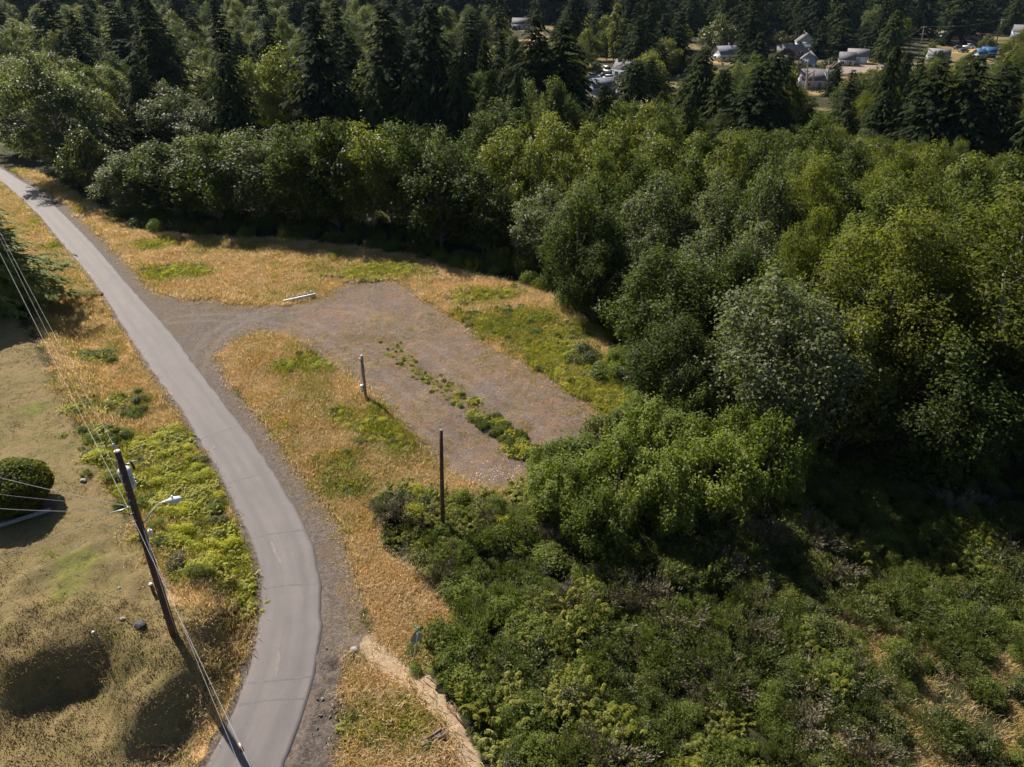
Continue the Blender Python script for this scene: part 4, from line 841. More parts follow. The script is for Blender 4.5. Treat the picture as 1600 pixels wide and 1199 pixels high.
T_LOW = tufts('short_tuft', 'mown', (8, 9), blades=12, h=.13, spread=.14, w=.03, bend=.7) + tufts('short_tuft', 'green', (10,), blades=12, h=.12, spread=.14, w=.03, bend=.7)
def grass(name, label, P, dens, seed, weight, hs=1.0, mix=None):
    x, y, r = sample(P, dens, seed); m = masks(x, y); w = weight(m) * (m['dr'] > 2.75); k = r.random(len(x)) < w; x, y = x[k], y[k]; m = {a: b_[k] for a, b_ in m.items()}
    pts, rot = put(x, y, r); h = hs * (.65 + .8 * fbm(x * .6, y * .6, seed, 3)) * r.uniform(.7, 1.25, len(x)); sc = np.stack([h * .9 + .2, h * .9 + .2, h], 1)
    g = (mix or 0) + np.clip(np.maximum(m['lime'], m['weed'] * .8) + (m['n3'] - .47) * 1.2 + m['n2'] * .5 + m['n1'] * .3, 0, 1); q = r.random(len(x))
    idx = np.where(q < g * .8, 5 + (r.random(len(x)) < .5), np.where(q < g * .8 + .25 + m['verge'] * .15, 3 + (r.random(len(x)) < .5), r.integers(0, 3, len(x))))
    return scatter(name, label, pts, rot, sc, idx, T_DRY + T_STR + T_GRN)
grass('dry_grass', 'tall dry orange grass behind and beside the gravel pad', M_FIELD, 17, 1, lambda m: m['dry'] * m['field'])
grass('dry_grass', 'dry tan grass between the lane and the gravel pad', M_TRI, 26, 2, lambda m: m['dry'] * m['tri'])
grass('dry_grass', 'rough mixed grass in the wedge between lane and dirt path', M_ISLE, 30, 3, lambda m: m['isle'] * (1 - m['dirt']) * (1 - m['grav']), 1.2)
grass('dry_grass', 'rough dry and green grass along the left side of the lane', M_VERGE, 17, 4, lambda m: m['verge'] * (1 - .4 * m['lawn']) * (1 - m['grav']), .85)
# lawn stubble
x, y, r = sample(M_LAWN, 8, 5); m = masks(x, y); k = (r.random(len(x)) < m['lawn'] * .9) & (m['dr'] > 3); x, y = x[k], y[k]
pts, rot = put(x, y, r); h = r.uniform(.35, .8, len(x)) * (.4 + fbm(x * .4, y * .4, 3, 3)); idx = np.where(r.random(len(x)) < sstep(.45, .62, fbm(x * .22, y * .22, 15, 3)), 2, r.integers(0, 2, len(x)))
scatter('lawn_grass', 'short mown grass stubble on the lawn', pts, rot, np.stack([h + .4, h + .4, h], 1), idx, T_LOW)
# low ground behind the bank
SLOPE = polyw([(-200, 1040), (0, 1035), (150, 985), (300, 1040), (385, 970), (395, 1030), (330, 1190), (300, 1290), (-300, 1340)])
x, y, r = sample(SLOPE, 16, 6); m = masks(x, y); k = (m['dr'] > 2.9); x, y = x[k], y[k]; pts, rot = put(x, y, r); h = r.uniform(.5, 1.1, len(x)) * (.4 + fbm(x * .6, y * .6, 3, 3)); idx = r.integers(0, 4, len(x))
scatter('rough_grass', 'matted dry grass on the shaded bank below the lawn', pts, rot, np.stack([h * .9 + .5, h * .9 + .5, h * 1.0], 1), r.integers(0, 2, len(x)), T_LOW)
# tufts that break the gravel edges and grow in the pad
allr = np.array([[-60, 14], [40, 14], [40, 110], [-60, 110]], float)
x, y, r = sample(M_GRAVEL, 4, 7); m = masks(x, y); w = np.clip(m['ridge'] * .9 + (1 - m['drive']) * np.clip((m['n3'] - .45) * 1.2, 0, .25) + np.clip(m['weed'] + m['lime'], 0, 1) * .5, 0, 1) * (m['grav'] > .5) * (m['dr'] > 2.9); k = r.random(len(x)) < w * .6
x, y, rg = x[k], y[k], m['ridge'][k]; pts, rot = put(x, y, r); h = r.uniform(.25, .6, len(x)) * (1 + rg); q = r.random(len(x)); idx = np.where(q < .45 + .4 * rg, 5 + (q < .3), np.where(q < .8, 3, 0))
scatter('pad_weeds', 'low weeds and dry tufts scattered over the gravel', pts, rot, np.stack([h, h, h * .6], 1), idx, T_DRY + T_STR + T_GRN)
# roadside weeds on the right edge of the lane at the bottom
# daisies
r = rng_(55); c0 = hit(778, 745); n = 90; x = c0[0] + r.normal(size=n) * 1.0; y = c0[1] + r.normal(size=n) * .8; P = np.stack([x, y, terrain(x, y) + r.uniform(.3, .55, n)], 1)
V, Q = leaf_quads(P, r.normal(size=(n, 3)) * .4 + [0, -.3, 1], np.full(n, .075), r, .95, .02); st = MB()
o = link('daisy_patch', np_mesh('daisy_patch', V, [Q], {'tint': ('FACE', 'FLOAT', r.random(n))}), ML['daisy']); tag(o, 'white daisies in bloom at the near corner of the gravel pad', kind='stuff')
# scattered gravel stones and clods
stone_m = plain('pad_stone', (.20, .17, .15), .9, var=.5, scale=3)
def rock_mesh(seed, rough=.3, n=1):
    import bmesh
    bm = bmesh.new(); bmesh.ops.create_icosphere(bm, subdivisions=n, radius=1.0); r = rng_(seed)
    for v in bm.verts: v.co *= 1 + r.normal() * rough * .5; v.co.z *= .7
    m = bpy.data.meshes.new('stone'); bm.to_mesh(m); bm.free(); return m
ST = [rock_mesh(k) for k in (1, 2, 3)]
for m_ in ST: m_.materials.append(stone_m)
x, y, r = sample(M_GRAVEL, 7, 8); m = masks(x, y); k = (m['grav'] > .5) & (r.random(len(x)) < .35 + .6 * m['clod']) & (m['dr'] > 2.5); x, y, cl = x[k], y[k], m['clod'][k]
pts, rot = put(x, y, r, 1.0); s = r.uniform(.02, .055, len(x)) * (1 + 1.2 * cl); scatter('gravel', 'loose stones and clods on the gravel', pts, rot, np.stack([s, s, s * .8], 1), r.integers(0, 3, len(x)), ST)

# --- undergrowth of the brush field
def plants(kind): return SHR[kind]
UG = SHR['round'] + SHR['roundlime'] + SHR['rounddark'] + SHR['broom'] + SHR['twiggy'] + SHR['fern'] + SHR['fernb'] + SHR['bright'] + SHR['shoots'] + T_STR + T_GRN + T_DRY
off = {}; c_ = 0
for nm_, lst in (('round', SHR['round']), ('roundlime', SHR['roundlime']), ('rounddark', SHR['rounddark']), ('broom', SHR['broom']), ('twiggy', SHR['twiggy']), ('fern', SHR['fern']), ('fernb', SHR['fernb']), ('bright', SHR['bright']), ('shoots', SHR['shoots']), ('straw', T_STR), ('green', T_GRN), ('dry', T_DRY)):
    off[nm_] = (c_, len(lst)); c_ += len(lst)
def choose(kinds, weights, n, r):
    k = r.choice(len(kinds), n, p=np.array(weights) / sum(weights)); return np.array([off[kinds[i]][0] + r.integers(0, off[kinds[i]][1]) for i in k], int)
x, y, r = sample(M_BRUSH, 1.6, 21); m = masks(x, y); k = (m['brush'] > .45) & (m['grav'] < .3) & (sdist(x, y, M_DIRT) < -.8); x, y = x[k], y[k]
z3 = fbm(x * .12, y * .12, 71, 3); z4 = fbm(x * .28, y * .28, 72, 3); dep = y * CP + CAMH * SP; uu = CX + F * x / dep; vv = CY - F * (y * SP - CAMH * CP) / dep
open_ = sstep(1330, 1480, uu + (z4 - .5) * 260) * sstep(940, 1030, vv)                       # grassy clearing at the lower right
fern_ = np.maximum(sstep(.40, .50, z4) * sstep(960, 1050, vv) * sstep(1000, 1060, uu) * sstep(1330, 1270, uu), sstep(.56, .64, z4) * .5) * (1 - open_)
idx = choose(['round', 'roundlime', 'rounddark', 'broom', 'twiggy', 'shoots'], [.46, .10, .14, .16, .035, .105], len(x), r)
idx = np.where(r.random(len(x)) < fern_ * .8, choose(['fernb', 'round', 'roundlime'], [.7, .15, .15], len(x), r), idx)
_q = hit(715, 805); nearp = np.exp(-(((x - _q[0]) / 5.5) ** 2 + ((y - _q[1]) / 2.6) ** 2)); idx = np.where(r.random(len(x)) < nearp * .9, choose(['fernb', 'roundlime', 'bright', 'round'], [.45, .3, .1, .15], len(x), r), idx)
idx = np.where(r.random(len(x)) < open_ * .85, choose(['straw', 'green', 'dry', 'broom', 'rounddark'], [.3, .26, .06, .2, .18], len(x), r), idx)
tus = idx >= off['straw'][0]; kp = tus | (r.random(len(x)) > open_ * .65); x, y, idx, tus, z3, z4, open_ = x[kp], y[kp], idx[kp], tus[kp], z3[kp], z4[kp], open_[kp]
s = r.uniform(.45, 1.2, len(x)) * (.6 + .9 * z4); s = np.where(tus, s * 1.05, s); s *= np.where(open_ > .5, .75, 1)
pts, rot = put(x, y, r, .14); pts[:, 2] += np.where(tus, 0, (z4 - .45) * 1.1)
sc = np.stack([s, s, s * r.uniform(.75, 1.25, len(x))], 1)
scatter('undergrowth', 'tangled brambles, broom and ferns covering the lower right slope', pts, rot, sc, idx, UG)
# grass under the clearing
CLR = polyw([(1260, 960), (1720, 930), (1900, 1300), (1240, 1300)])
grass('dry_grass', 'olive and tan rough grass in the clearing at the lower right', CLR, 13, 31, lambda m: sstep(.25, .5, m['n3'] + m['n1'] * .5), .8, .18)
# --- weeds and bracken on the left verge and around the pad
x, y, r = sample(np.array([[-60, 14], [35, 14], [35, 110], [-60, 110]], float), 4.2, 22); m = masks(x, y); w = np.maximum(m['lime'], m['weed']) * (m['dr'] > 2.95) * (m['grav'] < .6); k = r.random(len(x)) < w * .95; x, y = x[k], y[k]; lm = m['lime'][k]; vg = m['verge'][k]
idx = np.where(lm > .5, choose(['bright', 'fern', 'green', 'roundlime'], [.42, .28, .15, .15], len(x), r), choose(['round', 'green', 'fern', 'rounddark', 'shoots'], [.36, .26, .2, .08, .1], len(x), r))
tus = idx >= off['straw'][0]; s = r.uniform(.32, .78, len(x)) * np.where(tus, 1.6, 1) * (.75 + .35 * (vg > .4)); pts, rot = put(x, y, r)
scatter('bracken', 'bright yellow-green bracken and weeds beside the lane and around the pad', pts, rot, np.stack([s, s, s * r.uniform(.6, 1.0, len(x))], 1), idx, UG)
# weeds on the low ridge inside the pad
x, y, r = sample(M_RIDGE, 6, 23); m = masks(x, y); k = r.random(len(x)) < m['ridge'] * (.35 + .65 * sstep(-.2, .15, m['n1'] + .1)); x, y = x[k], y[k]; pts, rot = put(x, y, r); u_ = CX + F * x / (y * CP + CAMH * SP); s = r.uniform(.10, .28, len(x)) * (1 + 1.5 * sstep(700, 760, u_))
idx = choose(['round', 'green', 'fern', 'shoots'], [.35, .3, .25, .1], len(x), r); s = np.where(idx >= off['straw'][0], s * 1.6, s)
scatter('weeds', 'green weeds along the ridge between the two gravel strips', pts, rot, np.stack([s, s, s * .9], 1), idx, UG)
# understory along the foot of the woods
x, y, r = sample(np.array([[-60, 45], [75, 45], [75, 125], [-60, 125]], float), .5, 24); sw = sdist(x, y, M_WOOD); k = (sw > -.3) & (r.random(len(x)) < np.where(sw < 7, .9, .35)) & (ldist(x, y, ROAD_CL) > 5); x, y = x[k], y[k]; pts, rot = put(x, y, r)
s = r.uniform(.8, 1.6, len(x)); scatter('understory', 'dark brush growing under the edge of the woods', pts, rot, np.stack([s, s, s], 1), choose(['round', 'rounddark', 'shoots'], [.5, .3, .2], len(x), r), UG)

# --- the woods beyond, one mass out to the skyline
FARW = [c for k in ('fir', 'spruce', 'cedar') for _, c, H, R in PROTO[k][:2]] + [c for k in ('alder', 'alder_lime') for _, c, H, R in PROTO[k][:1]]
r = rng_(99); n = 4200; y = 440 * (2600 / 440) ** r.random(n); x = r.uniform(-.82, .82, n) * y; pts, rot = put(x, y, r, .02); s = r.uniform(.9, 1.4, n) * (1 + (y - 440) / 3000)
scatter('far_woods', 'dark distant woods running to the skyline', pts, rot, np.stack([s * 1.35, s * 1.35, s], 1), np.where(r.random(n) < np.where(x < -.12 * y, .45, .75), r.integers(0, 6, n), r.integers(6, 8, n)), FARW)

x, y, r = sample(M_GRAVEL, 16, 70); m = masks(x, y); sg = sdist(x, y, M_GRAVEL); w = np.exp(-np.maximum(sg, 0) / 1.1) * .8 + sstep(.5, .62, m['n3'] + m['n1'] * .6) * .30 * (1 - m['drive']); k = (r.random(len(x)) < w) & (m['dr'] > 2.9 + .8 * r.random(len(x))) & (m['dirt'] < .4) & (m['clod'] < .5); x, y = x[k], y[k]; pts, rot = put(x, y, r); h = r.uniform(.25, .75, len(x))
scatter('verge_tufts', 'short dry tufts thinning out over the gravel edges', pts, rot, np.stack([h * .8 + .2, h * .8 + .2, h * .6], 1), np.where(r.random(len(x)) < .2, 5, r.integers(0, 5, len(x))), T_DRY + T_STR + T_GRN)
# ================================================================== THINGS
m_pole = plain('creosote_wood', (.085, .045, .030), .8, var=.45, scale=4, bump=.3); m_polel = plain('weathered_pole', (.20, .18, .15), .85, var=.4, scale=4, bump=.3)
m_cut = plain('cut_wood_top', (.55, .48, .38), .8, var=.2); m_galv = plain('galvanised_steel', (.55, .57, .58), .4, .75, var=.15); m_can = plain('transformer_grey', (.50, .54, .55), .45, .1, var=.12)
m_porc = plain('porcelain', (.62, .62, .6), .25, var=.1); m_blk = plain('black_rubber', (.02, .02, .02), .6, var=.3); m_wire = plain('aluminium_wire', (.2, .2, .21), .5, .1, var=.15); m_lamp = plain('lamp_housing', (.66, .68, .70), .4, .2, var=.08)
m_lens = plain('lamp_lens', (.7, .7, .66), .2, var=.05); m_white = plain('white_paint', (.78, .78, .75), .5, var=.08); m_whitew = plain('dirty_white_paint', (.66, .62, .57), .6, var=.2, scale=3)
m_green = plain('sign_green', (.02, .22, .12), .4, var=.12); m_alu = plain('sign_aluminium', (.30, .29, .27), .6, .1, var=.12); m_rust = plain('rusty_steel', (.16, .07, .04), .8, var=.4)
def pole_axis(ub, vb, ut, vt):
    b = hit(ub, vb); t = at_y(ut, vt, b[1]); return b, t
def P_on(b, t, f): return b + (t - b) * f
def local(o, p): return np.array(p) - np.array(o.location)
# --- utility pole
b, t = pole_axis(272, 992, 183, 706); UB, UT = b, t; H_ = t[2] - b[2]
up = empty('utility_pole', b, 0, 'tall brown timber utility pole with grey transformer and street light on the lawn bank', 'utility pole')
ax = t - b
mb = MB(); mb.tube([ax * f for f in (-.05, .1, .4, .7, 1.0)], [.21, .20, .18, .16, .145], 12); mb.build('shaft', m_pole, up, True)
mb = MB(); mb.tube([ax * 1.0, ax * 1.004], .135, 12); mb.build('cut_top', m_cut, up)
q = ax + np.array([-.06, .0, 0]); mb = MB(); mb.tube([q + [0, 0, -.35], q + [0, 0, .28]], .016, 6); top_pin = mb.build('top_pin', m_galv, up)
mb = MB(); mb.tube_prof(q + [0, 0, .22], [(.03, 0), (.075, .03), (.05, .07), (.08, .1), (.045, .15), (.06, .19), (.02, .23)], 10); mb.build('insulator', m_porc, top_pin, True)
WIRE_TOP = b + q + [0, 0, .42]
# transformer can hangs behind the shaft
q = ax * .855 + np.array([-.16, .36, -.0]); mb = MB(); mb.tube_prof(q + [0, 0, -.62], [(.24, 0), (.27, .04), (.275, 1.02), (.27, 1.06)], 18); can = mb.build('transformer', m_can, up, True)
mb = MB(); mb.tube_prof(q + [0, 0, .44], [(.285, 0), (.285, .05), (.2, .12), (.02, .15)], 18); mb.build('lid', m_can, can, True)
for dx in (-.13, .13):
    mb = MB(); mb.tube_prof(q + [dx, -.05, .5], [(.03, 0), (.055, .05), (.035, .1), (.055, .15), (.03, .22)], 8); mb.build('bushing', m_porc, can, True)
for dz in (-.35, .2):
    mb = MB(); mb.box(q + [-.02, -.23, dz], (.12, .14, .07)); mb.build('hanger', m_galv, can)
for dz in (-.2, 0, .2):
    mb = MB(); mb.box(q + [.28, 0, dz - .1], (.05, .28, .05)); mb.build('cooling_rib', m_can, can)
# fuse cutout on a short bracket
q = ax * .945; mb = MB(); mb.tube([q + [.12, -.05, 0], q + [.55, -.1, .1]], .022, 6); br = mb.build('cutout_bracket', m_galv, up)
mb = MB(); mb.tube([q + [.55, -.1, .22], q + [.62, -.1, -.22]], .05, 8); mb.build('fuse_cutout', m_blk, br, True); mb = MB(); mb.tube([q + [.55, -.1, .2], q + [.85, -.1, .26]], .02, 6); mb.build('fuse_tube', m_porc, br)
# secondary rack and clevises
CLV = []
for f, sx in ((.735, -.28), (.70, -.22), (.66, -.2)):
    q = ax * f; mb = MB(); mb.tube([q, q + [sx, -.05, 0]], .025, 6); cl = mb.build('clevis', m_galv, up); mb = MB(); mb.tube_prof(q + [sx, -.05, -.06], [(.03, 0), (.05, .03), (.035, .06), (.05, .09), (.03, .12)], 8); mb.build('spool', m_porc, cl, True); CLV.append(b + q + [sx, -.05, 0])
mb = MB(); q = ax * .735; mb.tube([q + [-1.0, -.3, -.12], q + [-.2, -.05, 0]], .035, 6); mb.build('service_bracket', m_galv, up)
# street light : arm towards the lane and cobra head
q0 = at_y(258, 801, 0) if False else ax * .64; e = at_y(262, 783, b[1] - .2) - b; s0 = ax * .645 + np.array([.16, 0, 0])
arm = MB().tube([s0, s0 + (e - s0) * .35 + [0, 0, .22], s0 + (e - s0) * .75 + [0, 0, .25], e], .035, 8).build('street_light_arm', m_lamp, up, True)
dv = (e - s0); dv[2] *= .3; dv /= np.linalg.norm(dv); mb = MB(); mb.tube([e - dv * .12, e + dv * .08, e + dv * .32, e + dv * .62, e + dv * .78], [.06, .11, .17, .15, .05], 12); hd = mb.build('lamp_head', m_lamp, arm, True); hd.scale = (1, 1, 1)
mb = MB(); mb.tube_prof(e + dv * .45 + [0, 0, -.20], [(.03, 0), (.12, .03), (.14, .1)], 12); mb.build('lamp_lens', m_lens, hd, True); mb = MB(); mb.tube([e + dv * .3 + [0, 0, .14], e + dv * .3 + [0, 0, .26]], .045, 8); mb.build('photocell', m_lamp, hd)
for f in (.97, .9, .86, .82, .78, .72, .68, .3):
    mb = MB(); q = ax * f + np.array([0.0, -.165, 0]); mb.tube([q, q + [0, -.04, 0]], .035, 6); mb.build('bolt', m_galv, up)
mb = MB(); mb.tube([ax * f + np.array([.17 - .03 * f, -.06, 0]) for f in (0, .2, .4, .62)], .03, 6); mb.build('cable_guard', m_galv, up)
# --- wires
def sag(p0, p1, s, n=24):
    t_ = np.linspace(0, 1, n)[:, None]; P = p0 + (p1 - p0) * t_; P[:, 2] -= 4 * s * (t_ * (1 - t_))[:, 0]; return P
def wire(p0, p1, s, rad, label, group=None, nm='power_line', cat='cable', mat=m_wire):
    P = sag(np.array(p0, float), np.array(p1, float), s); o = MB().tube(P, rad, 5, False).build(nm, mat, None, True); return tag(o, label, cat, group)
def extend(p0, p1, k): return np.array(p0) + (np.array(p1) - np.array(p0)) * k
GW = 'lines running along the lane'
e1 = at_z(0, 362, b[2] + 12.8); wire(WIRE_TOP, extend(WIRE_TOP, e1, 1.5), .3, .007, 'thin line from the pole top up to the upper left, right one of three', GW)
e2 = at_z(0, 375, b[2] + 9.5); wire(CLV[0] + [.25, .1, 0], extend(CLV[0], e2, 1.5), .3, .007, 'thin line to the upper left, middle one of three', GW)
e3 = at_z(20, 435, b[2] + 9.0); wire(CLV[0], extend(CLV[0], e3, 1.7), .25, .011, 'thick twisted line to the upper left, left one of three', GW)
n1 = at_z(378, 1170, UT[2] - 2.9); l1 = wire(CLV[1], extend(CLV[1], n1, 1.15), .15, .009, 'line from the pole passing over the lane edge, carrying a small marker', GW)
n2 = at_z(340, 1120, UT[2] - 4.2); wire(CLV[2] + [.3, 0, 0], extend(CLV[2], n2, 1.35), .15, .007, 'thinner line from the pole passing over the lane edge, beside the marker line', GW)
mb = MB(); d_ = (n1 - CLV[1]) / np.linalg.norm(n1 - CLV[1]); mb.box((0, 0, 0), (.10, .32, .16), math.atan2(-d_[0], d_[1])); o = mb.build('line_marker', m_rust); o.location = extend(CLV[1], n1, .985) + np.array([0, 0, -.2]); tag(o, 'small dark marker box hanging from the line over the lane edge', 'line marker')
mb = MB(); mb.box((0, 0, .09), (.05, .18, .03), math.atan2(-d_[0], d_[1])); mb.build('clip', m_porc, o)
GS = 'service drops crossing the lawn'
for k, (u0, v0, zz, pt, lb, rad) in enumerate([(0, 867, 5.6, CLV[0] + [-.75, -.25, -.1], 'service drop crossing the bush shadow to the lower left, upper one', .013), (0, 916, 5.2, CLV[1], 'service drop crossing the bush shadow to the lower left, lower one', .012), (70, 891 + 8, 4.6, CLV[2], 'short pale service drop below the two over the bush shadow', .009), (0, 743, 5.8, CLV[0] + [0, .1, 0], 'twisted service drop passing in front of the round lawn bush', .013), (0, 791, 5.6, CLV[0] + [-.7, -.2, -.05], 'twisted service drop passing below the round lawn bush over the timber edging', .011), (0, 769, 5.6, CLV[0] + [0, .12, .03], 'faint service drop across the middle of the round lawn bush', .007)]):
    e = at_z(u0, v0, b[2] + zz); wire(pt, extend(pt, e, 1.6 if k != 2 else 1.7), .2, rad, lb, GS, 'service_drop')
# guy wire with white guard to the right of the pole
g0 = hit(252, 925); gt = b + ax * .6
wire(gt, g0, 0.0, .010, 'thin guy wire running down beside the utility pole', None, 'guy_wire'); gq = g0 + (gt - g0) * .35
mb = MB(); mb.box((0, 0, 0), (.16, .14, .3)); o = mb.build('strain_box', m_white); o.location = at_y(235, 832, b[1] + .6); tag(o, 'small white strain insulator hanging on the guy wire right of the pole', 'insulator')
mb = MB(); mb.tube([(0, 0, .15), (0, 0, .26)], .03, 6); mb.build('eye', m_galv, o); mb = MB(); mb.tube([(0, 0, -.26), (0, 0, -.15)], .03, 6); mb.build('eye', m_galv, o)
# marker post with a pale top beside the pole
g = hit(241, 928); cp = empty('marker_post', g, 0, 'short dark post with a pale top just left of the utility pole', 'post'); MB().box((0, 0, .35), (.13, .13, .8)).build('post', m_pole, cp); MB().box((0, 0, .79), (.16, .16, .08)).build('cap', m_white, cp)
g = hit(157, 1012); sp_ = empty('stub_post', g, 0, 'weathered grey stub post at the edge of the shaded bank', 'post'); MB().tube([(0, 0, -.3), (0, 0, .7), (-.02, 0, 1.25)], [.09, .085, .075], 8).build('shaft', m_polel, sp_, True); MB().box((-.02, 0, 1.262), (.13, .13, .03)).build('cut_top', m_cut, sp_)
# --- weathered service pole with meter
b, t = pole_axis(572, 624, 565, 556); o = empty('service_pole', b, 0, 'weathered grey pole with a meter box at the edge of the gravel pad', 'pole'); ax2 = t - b
MB().tube([ax2 * f for f in (-.1, .3, .7, 1)], [.135, .125, .115, .105], 10).build('shaft', m_polel, o, True); MB().tube([ax2, ax2 * 1.006], .1, 10).build('cut_top', m_cut, o)
q = ax2 * .26 + np.array([-.22, -.06, 0]); mt = MB().box(q, (.22, .2, .62)).build('meter_box', m_can, o); MB().box(q + [0, 0, .335], (.27, .25, .05)).build('hood', m_white, mt); MB().tube([q + [0, -.1, .1], q + [0, -.2, .1]], .09, 12).build('meter', m_lens, mt, True)
MB().tube([q + [0, 0, .3], ax2 * .55 + [-.16, -.03, 0], ax2 * .93 + [-.14, -.03, 0]], .032, 6).build('conduit', m_galv, o); MB().tube([ax2 * .88 + [-.15, -.05, 0], ax2 * .95 + [-.2, -.05, 0]], .06, 8).build('weatherhead', m_can, o)
# --- bare dark pole
b, t = pole_axis(692, 832, 689, 673); o = empty('bare_pole', b, 0, 'bare dark brown pole rising from the brambles near the gravel pad', 'pole'); ax3 = t - b
MB().tube([ax3 * f for f in (-.1, .3, .7, 1)], [.155, .145, .13, .118], 12).build('shaft', m_pole, o, True); MB().tube([ax3, ax3 * 1.006], .11, 12).build('cut_top', m_polel, o); MB().tube([ax3 * .55 + [0, -.13, 0], ax3 * .55 + [0, -.18, 0]], .03, 6).build('bolt', m_galv, o)
# --- street name and stop sign seen from behind
b, t = pole_axis(645, 1040, 653, 987); o = empty('road_sign', b, 0, 'grey post with a green street name blade above the bare back of a sign', 'road sign'); ax4 = t - b
MB().tube([ax4 * -.08, ax4 * 1.0], .032, 8).build('post', m_galv, o, True)
ang = math.radians(28); cs, sn = math.cos(ang), math.sin(ang); pc = ax4 * .80; R8 = .38; oct_ = []
for k in range(8):
    a = math.pi / 8 + k * math.pi / 4; oct_.append((R8 * math.cos(a), R8 * math.sin(a)))
mb = MB(); V = [(pc[0] + cs * x_ , pc[1] + .05 + sn * x_, pc[2] + y_) for x_, y_ in oct_] + [(pc[0] + cs * x_ - sn * .012, pc[1] + .062 + sn * x_, pc[2] + y_) for x_, y_ in oct_]
mb.add(V, [(k, (k + 1) % 8, 8 + (k + 1) % 8, 8 + k) for k in range(8)], [(0, i, i + 1) for i in range(1, 7)] + [(8, 8 + i + 1, 8 + i) for i in range(1, 7)]); sg = mb.build('sign_panel', m_alu, o)
for dz in (-.16, .16): MB().tube([pc + [0, -.045, dz], pc + [0, .05, dz]], .02, 6).build('bolt', m_galv, sg)
for rot, dz, ln in ((.9, .07, .75), (-.62, .24, .55)): MB().box(ax4 + [0, 0, dz], (ln, .012, .15), rot).build('street_name_blade', m_green, o)
MB().box(ax4 + [0, 0, .155], (.07, .05, .31)).build('blade_bracket', m_galv, o)
# --- pale beam with studs lying on the dry grass
p0, p1 = hit(444, 473), hit(494, 465); dv = p1 - p0; ln = np.hypot(dv[0], dv[1]); rz = math.atan2(dv[1], dv[0]); o = empty('barrier_beam', (p0 + p1) / 2 + [0, 0, .12], rz, 'long whitewashed beam with a row of studs lying at the top of the driveway', 'barrier')
MB().box((0, 0, .16), (ln, .26, .24)).build('beam', m_whitew, o); rail = MB().box((.18, .34, .22), (ln * .84, .22, .18)).build('rail', plain('grey_tarred_timber', (.10, .095, .09), .8), o)
for k in range(5): MB().box((-ln * .36 + k * ln * .19, .40, .42), (.10, .10, .22)).build('stud', m_white, rail)
# --- broken timber, wire rod and stones
p0, p1 = hit(661, 1170), hit(694, 1148); dv = p1 - p0; o = empty('timber_baulk', (p0 + p1) / 2, math.atan2(dv[1], dv[0]), 'grey splintered timber baulk lying beside the dirt path at the bottom', 'timber'); mtim = plain('rotten_timber', (.20, .155, .125), .9, var=.5, scale=6, bump=.5); L_ = np.hypot(dv[0], dv[1])
MB().box((-.05, 0, .25), (L_, .26, .24)).build('timber', mtim, o); MB().box((L_ * .1, .12, .40), (L_ * .7, .1, .08), .08).build('splinter', mtim, o); MB().box((L_ * .3, -.16, .33), (L_ * .35, .1, .14), -.05).build('splinter', mtim, o)
p0, p1 = hit(628, 1199), hit(664, 1180); dv = p1 - p0; o = MB().tube([p0 + [0, 0, .2], (p0 + p1) / 2 + [0, 0, .28], p1 + [0, 0, .25]], [.07, .08, .06], 8).build('fallen_log', m_polel, None, True); tag(o, 'thin weathered log at the bottom edge below the timber baulk', 'log')
p0, p1 = hit(697, 1102), hit(728, 1139); o = MB().tube([p0 + [0, 0, .06], p1 + [0, 0, .05]], .045, 6).build('iron_rod', m_rust); tag(o, 'thin dark rod lying along the right edge of the dirt path', 'rod')
for u, v, s, lb in [(220, 978, .26, 'dark lumpy boulder on the bank between stub post and utility pole'), (192, 968, .13, 'small stone in the scrape above the shaded bank'), (186, 920, .10, 'pale stone at the head of the bare scrape'), (553, 1017, .2, 'pale stone at the fork of gravel and dirt path'), (332, 765, .18, 'pale stone in the verge left of the lane'), (640, 992, .13, 'white stone left of the road sign'), (130, 752, .2, 'flat pale stone on the lawn right of the round bush')]:
    g = hit(u, v); o = link('boulder' if s > .25 else 'stone', rock_mesh(int(u), .35, 2), plain('field_stone_%d' % u, (.06, .058, .06) if s > .25 else (.27, .245, .22), .85, var=.4)); o.location = g + [0, 0, s * .35]; o.scale = (s * 1.2, s, s); tag(o, lb, 'stone')
# --- round lawn bush in its timber-edged bed
g = hit(28, 806); gc = np.array([g[0] - .3, g[1] + .7, g[2]])
bed = link('mulch_bed', None) if False else None
mb = MB(); n = 26; rr = random.Random(3); ring = [(2.6 * math.cos(a) * rr.uniform(.9, 1.1), 1.25 * math.sin(a) * rr.uniform(.9, 1.1)) for a in np.arange(n) * 2 * math.pi / n]
V = [(gc[0], gc[1] - .1, gc[2] + .22)] + [(gc[0] + a * .6, gc[1] - .1 + c * .6, gc[2] + .2) for a, c in ring] + [(gc[0] + a, gc[1] - .1 + c, tz(gc[0] + a, gc[1] - .1 + c) + .03) for a, c in ring]
mb.add(V, [(1 + k, 1 + (k + 1) % n, 1 + n + (k + 1) % n, 1 + n + k) for k in range(n)], [(0, 1 + (k + 1) % n, 1 + k) for k in range(n)]); tag(mb.build('mulch_bed', plain('bark_mulch', (.11, .06, .045), .95, var=.6, scale=7, bump=.6), None, True), kind='structure', label='reddish mulch bed under the round lawn bush')
